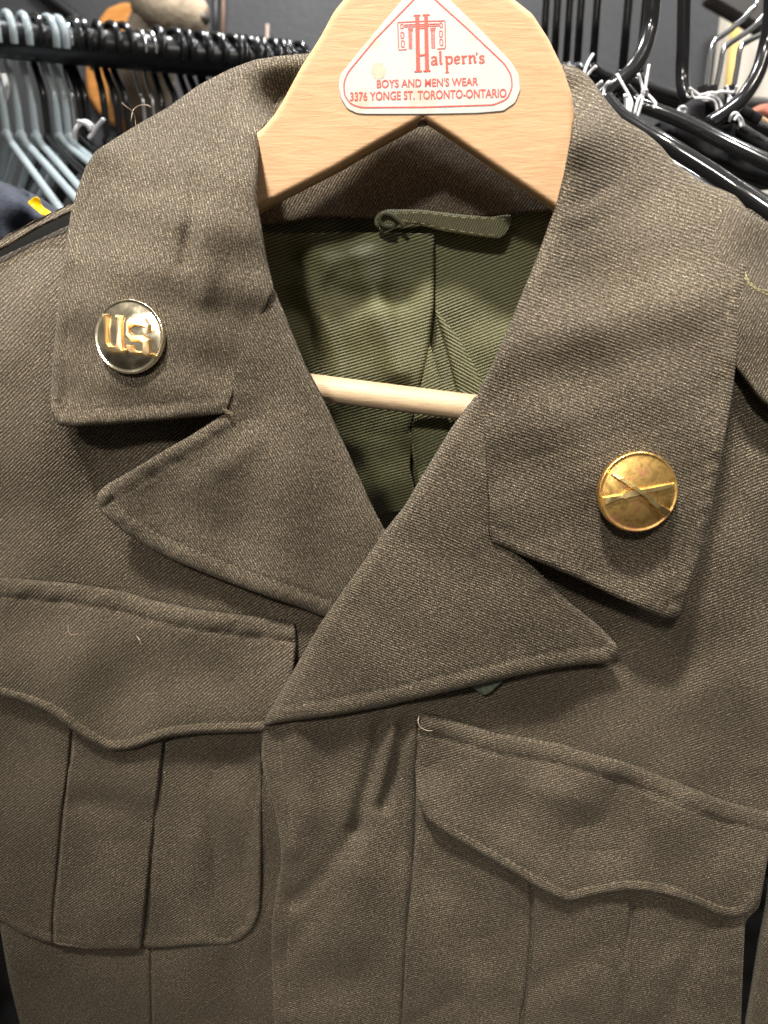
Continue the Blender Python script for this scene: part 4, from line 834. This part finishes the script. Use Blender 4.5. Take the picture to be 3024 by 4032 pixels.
def hc(h, bulge=0, poly=None): 
    return heightfn([(x, y, h) for x, y in ((0, 0), (1659, 0), (0, 2200), (1659, 2200))], wav=.003, lam=(60, 200), seed=int(abs(h)*1000), edges=[dict(pts=poly+[poly[0]], r=24, rm=.018)])
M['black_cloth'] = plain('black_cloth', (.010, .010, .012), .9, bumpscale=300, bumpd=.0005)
M['navy_cloth'] = plain('navy_felt', (.035, .042, .062), .95, bumpscale=500, bumpd=.0008, var=(200, .25))
def garment(name, label, poly, h, mat, cat='garment', thick=.02):
    return tag(cloth(name, poly, hc(h, 0, poly), mat, None, g=14, thick=thick, rings=(3, 7, 13, 20)), label, cat)
garment('black_shirt', 'matt black shirt shoulder under the three wire hooks', [(1425, 262), (1445, 243), (1475, 228), (1500, 212), (1525, 208), (1548, 226), (1590, 250), (1640, 290), (1740, 350), (1740, 420), (1600, 380), (1500, 330), (1430, 290)], -.31, M['black_cloth'])
garment('black_coat', 'black coat filling the dark gap behind the right hangers', [(1280, 260), (1340, 262), (1420, 285), (1520, 345), (1659, 420), (1780, 480), (1780, 700), (1500, 700), (1300, 500)], -.27, M['black_cloth'])
tag(slab('wooden_hanger', [(1540, 236), (1600, 231), (1635, 243), (1680, 270), (1760, 320), (1760, 400), (1680, 340), (1620, 305), (1560, 285), (1536, 262)], -.42, .014, .003, M['beech'], None, edge_px=6), 'tan wooden hanger shoulder at the right edge behind the black hangers', 'hanger')
M['coral'] = plain('coral_cloth', (.55, .20, .13), .85, bumpscale=200, bumpd=.001)
garment('coral_garment', 'coral pink garment peeping over the tan wooden hanger', [(1612, 242), (1640, 226), (1680, 220), (1760, 230), (1760, 330), (1680, 280), (1640, 256)], -.47, M['coral'])
navy = garment('navy_jacket', 'dark navy felt shoulder at the left edge below the grey hangers', [(-80, 372), (0, 398), (32, 413), (64, 433), (104, 458), (150, 492), (200, 700), (-80, 760)], -.135, M['navy_cloth'])
M['tagyellow'] = plain('yellow_tag', (.85, .55, .0), .5)
tag(cloth('yellow_tag', [(58, 438), (70, 428), (79, 423), (84, 428), (90, 446), (104, 454), (114, 462), (108, 468), (92, 466), (80, 456)], heightfn([(0, 0, -.118), (100, 0, -.118), (0, 600, -.118), (100, 600, -.116)], wav=.001, lam=(30, 60)), M['tagyellow'], None, g=5, sm=1, thick=.0006, rings=(2,)), 'bright yellow paper tag sticking out above the navy shoulder', 'tag')
M['paper_white'] = plain('white_paper', (.72, .70, .66), .6)
tag(cloth('price_tag', [(0, 160), (14, 158), (19, 168), (20, 200), (14, 222), (4, 222), (-2, 205)], heightfn([(0, 0, -.56), (100, 0, -.56), (0, 600, -.56), (100, 600, -.55)], wav=.001, lam=(30, 60)), M['paper_white'], None, g=5, sm=1, thick=.0006, rings=(2,)), 'white paper tag hanging at the left edge among grey hangers', 'tag')
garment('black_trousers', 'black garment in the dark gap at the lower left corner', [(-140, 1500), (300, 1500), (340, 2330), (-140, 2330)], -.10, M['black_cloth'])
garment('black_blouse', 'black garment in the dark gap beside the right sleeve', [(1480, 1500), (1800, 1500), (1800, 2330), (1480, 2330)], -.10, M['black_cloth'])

# ------------------------------------------------------------------ white strings
def string(label, lines, Y, r=.0008):
    V, F = join_data([tube_data(spline([at(x, y, Y+random.uniform(-.004, .004)) for x, y in ln], 6), r, 8) for ln in lines])
    return tag(mesh_obj('white_string', V, F, M['white_str']), label, 'string', 'white strings tied to hangers')
string('white string ends sticking up just behind the right collar top', [[(1258, 172), (1268, 140), (1281, 117)], [(1262, 172), (1275, 155), (1288, 143)], [(1284, 190), (1300, 176)], [(1288, 196), (1304, 188)]], .52, .0009)
string('white string looped round the end of the big bent neck', [[(1303, 212), (1306, 190), (1314, 178), (1320, 179)], [(1315, 222), (1335, 242), (1362, 254)]], .466)
string('white string tied in long loops below the big bent neck', [[(1333, 160), (1345, 182), (1358, 205), (1365, 225), (1362, 243), (1352, 262)], [(1350, 265), (1351, 235), (1350, 205)], [(1358, 267), (1362, 230), (1357, 205)], [(1354, 264), (1357, 240), (1354, 215)]], .462)
string('white string knotted right of the big bent neck', [[(1402, 140), (1397, 170), (1392, 198), (1379, 215), (1371, 246)], [(1379, 160), (1386, 182), (1392, 198), (1406, 211), (1416, 224), (1412, 234)], [(1392, 198), (1386, 222), (1377, 252)], [(1388, 196), (1396, 194), (1397, 202), (1389, 203), (1388, 196)]], .474)
string('white string tangled round the wire hooks before the cream wall', [[(1490, 190), (1502, 199), (1515, 206), (1545, 207)], [(1500, 212), (1530, 213), (1546, 224), (1551, 258)], [(1528, 208), (1556, 198), (1585, 199), (1592, 186)], [(1540, 206), (1556, 222), (1564, 260)], [(1515, 205), (1540, 200), (1546, 212), (1522, 217), (1508, 210)], [(1575, 212), (1570, 236), (1567, 250)], [(1570, 184), (1578, 210), (1596, 222)]], .53)
string('small white string ring on the black shirt shoulder', [[(1467, 246), (1467, 234), (1476, 230), (1483, 237), (1477, 244), (1470, 240)]], .535)
string('white string wound twice round the curving neck at right', [[(1576, 262), (1583, 246), (1594, 247), (1601, 274)], [(1586, 260), (1594, 250), (1602, 258), (1606, 272)]], .492)
string('thick white string tied to the wire hook hanger at left', [[(160, 300), (164, 278), (182, 262), (200, 272)], [(192, 300), (208, 276), (224, 257)], [(168, 262), (186, 268), (196, 282)]], .66, .0016)

# ------------------------------------------------------------------ loose lint on the wool
M['lint'] = plain('pale_lint', (.62, .50, .38), .7)
def lint(label, lines, hf, r=.00008, up=.0006):
    parts = []
    hf = lie(hf)
    for ln in lines:
        H = hf(np.array(ln, float))+np.array([up+.002*math.sin(math.pi*i/(len(ln)-1)) for i in range(len(ln))])
        parts.append(tube_data(spline([tuple(x) for x in unp(ln, H)], 6), r, 6))
    V, F = join_data(parts)
    return tag(mesh_obj('lint_thread', V, F, M['lint']), label, 'lint')
lint('curly pale hair standing off the top fold of the left collar', [[(263, 222), (275, 232), (286, 241), (292, 256), (293, 272)], [(286, 241), (292, 233), (304, 227), (318, 227), (326, 232)], [(286, 241), (284, 254), (282, 262)]], lambda P: cl_h(np.clip(P, [0, 272], [9999, 9999])), .00009)
lint('short white hair lying on the left pocket flap', [[(295, 1374), (301, 1382), (306, 1393)]], fl_h, .00012, .0004)
lint('fine pale hair curled on the left pocket flap', [[(147, 1350), (148, 1364), (156, 1371), (168, 1369)]], fl_h, .00006, .0003)
lint('pale thread end curling from the corner of the right pocket flap', [[(906, 1545), (903, 1558), (908, 1570), (922, 1578), (934, 1578)]], rf_h, .00012, .0008)
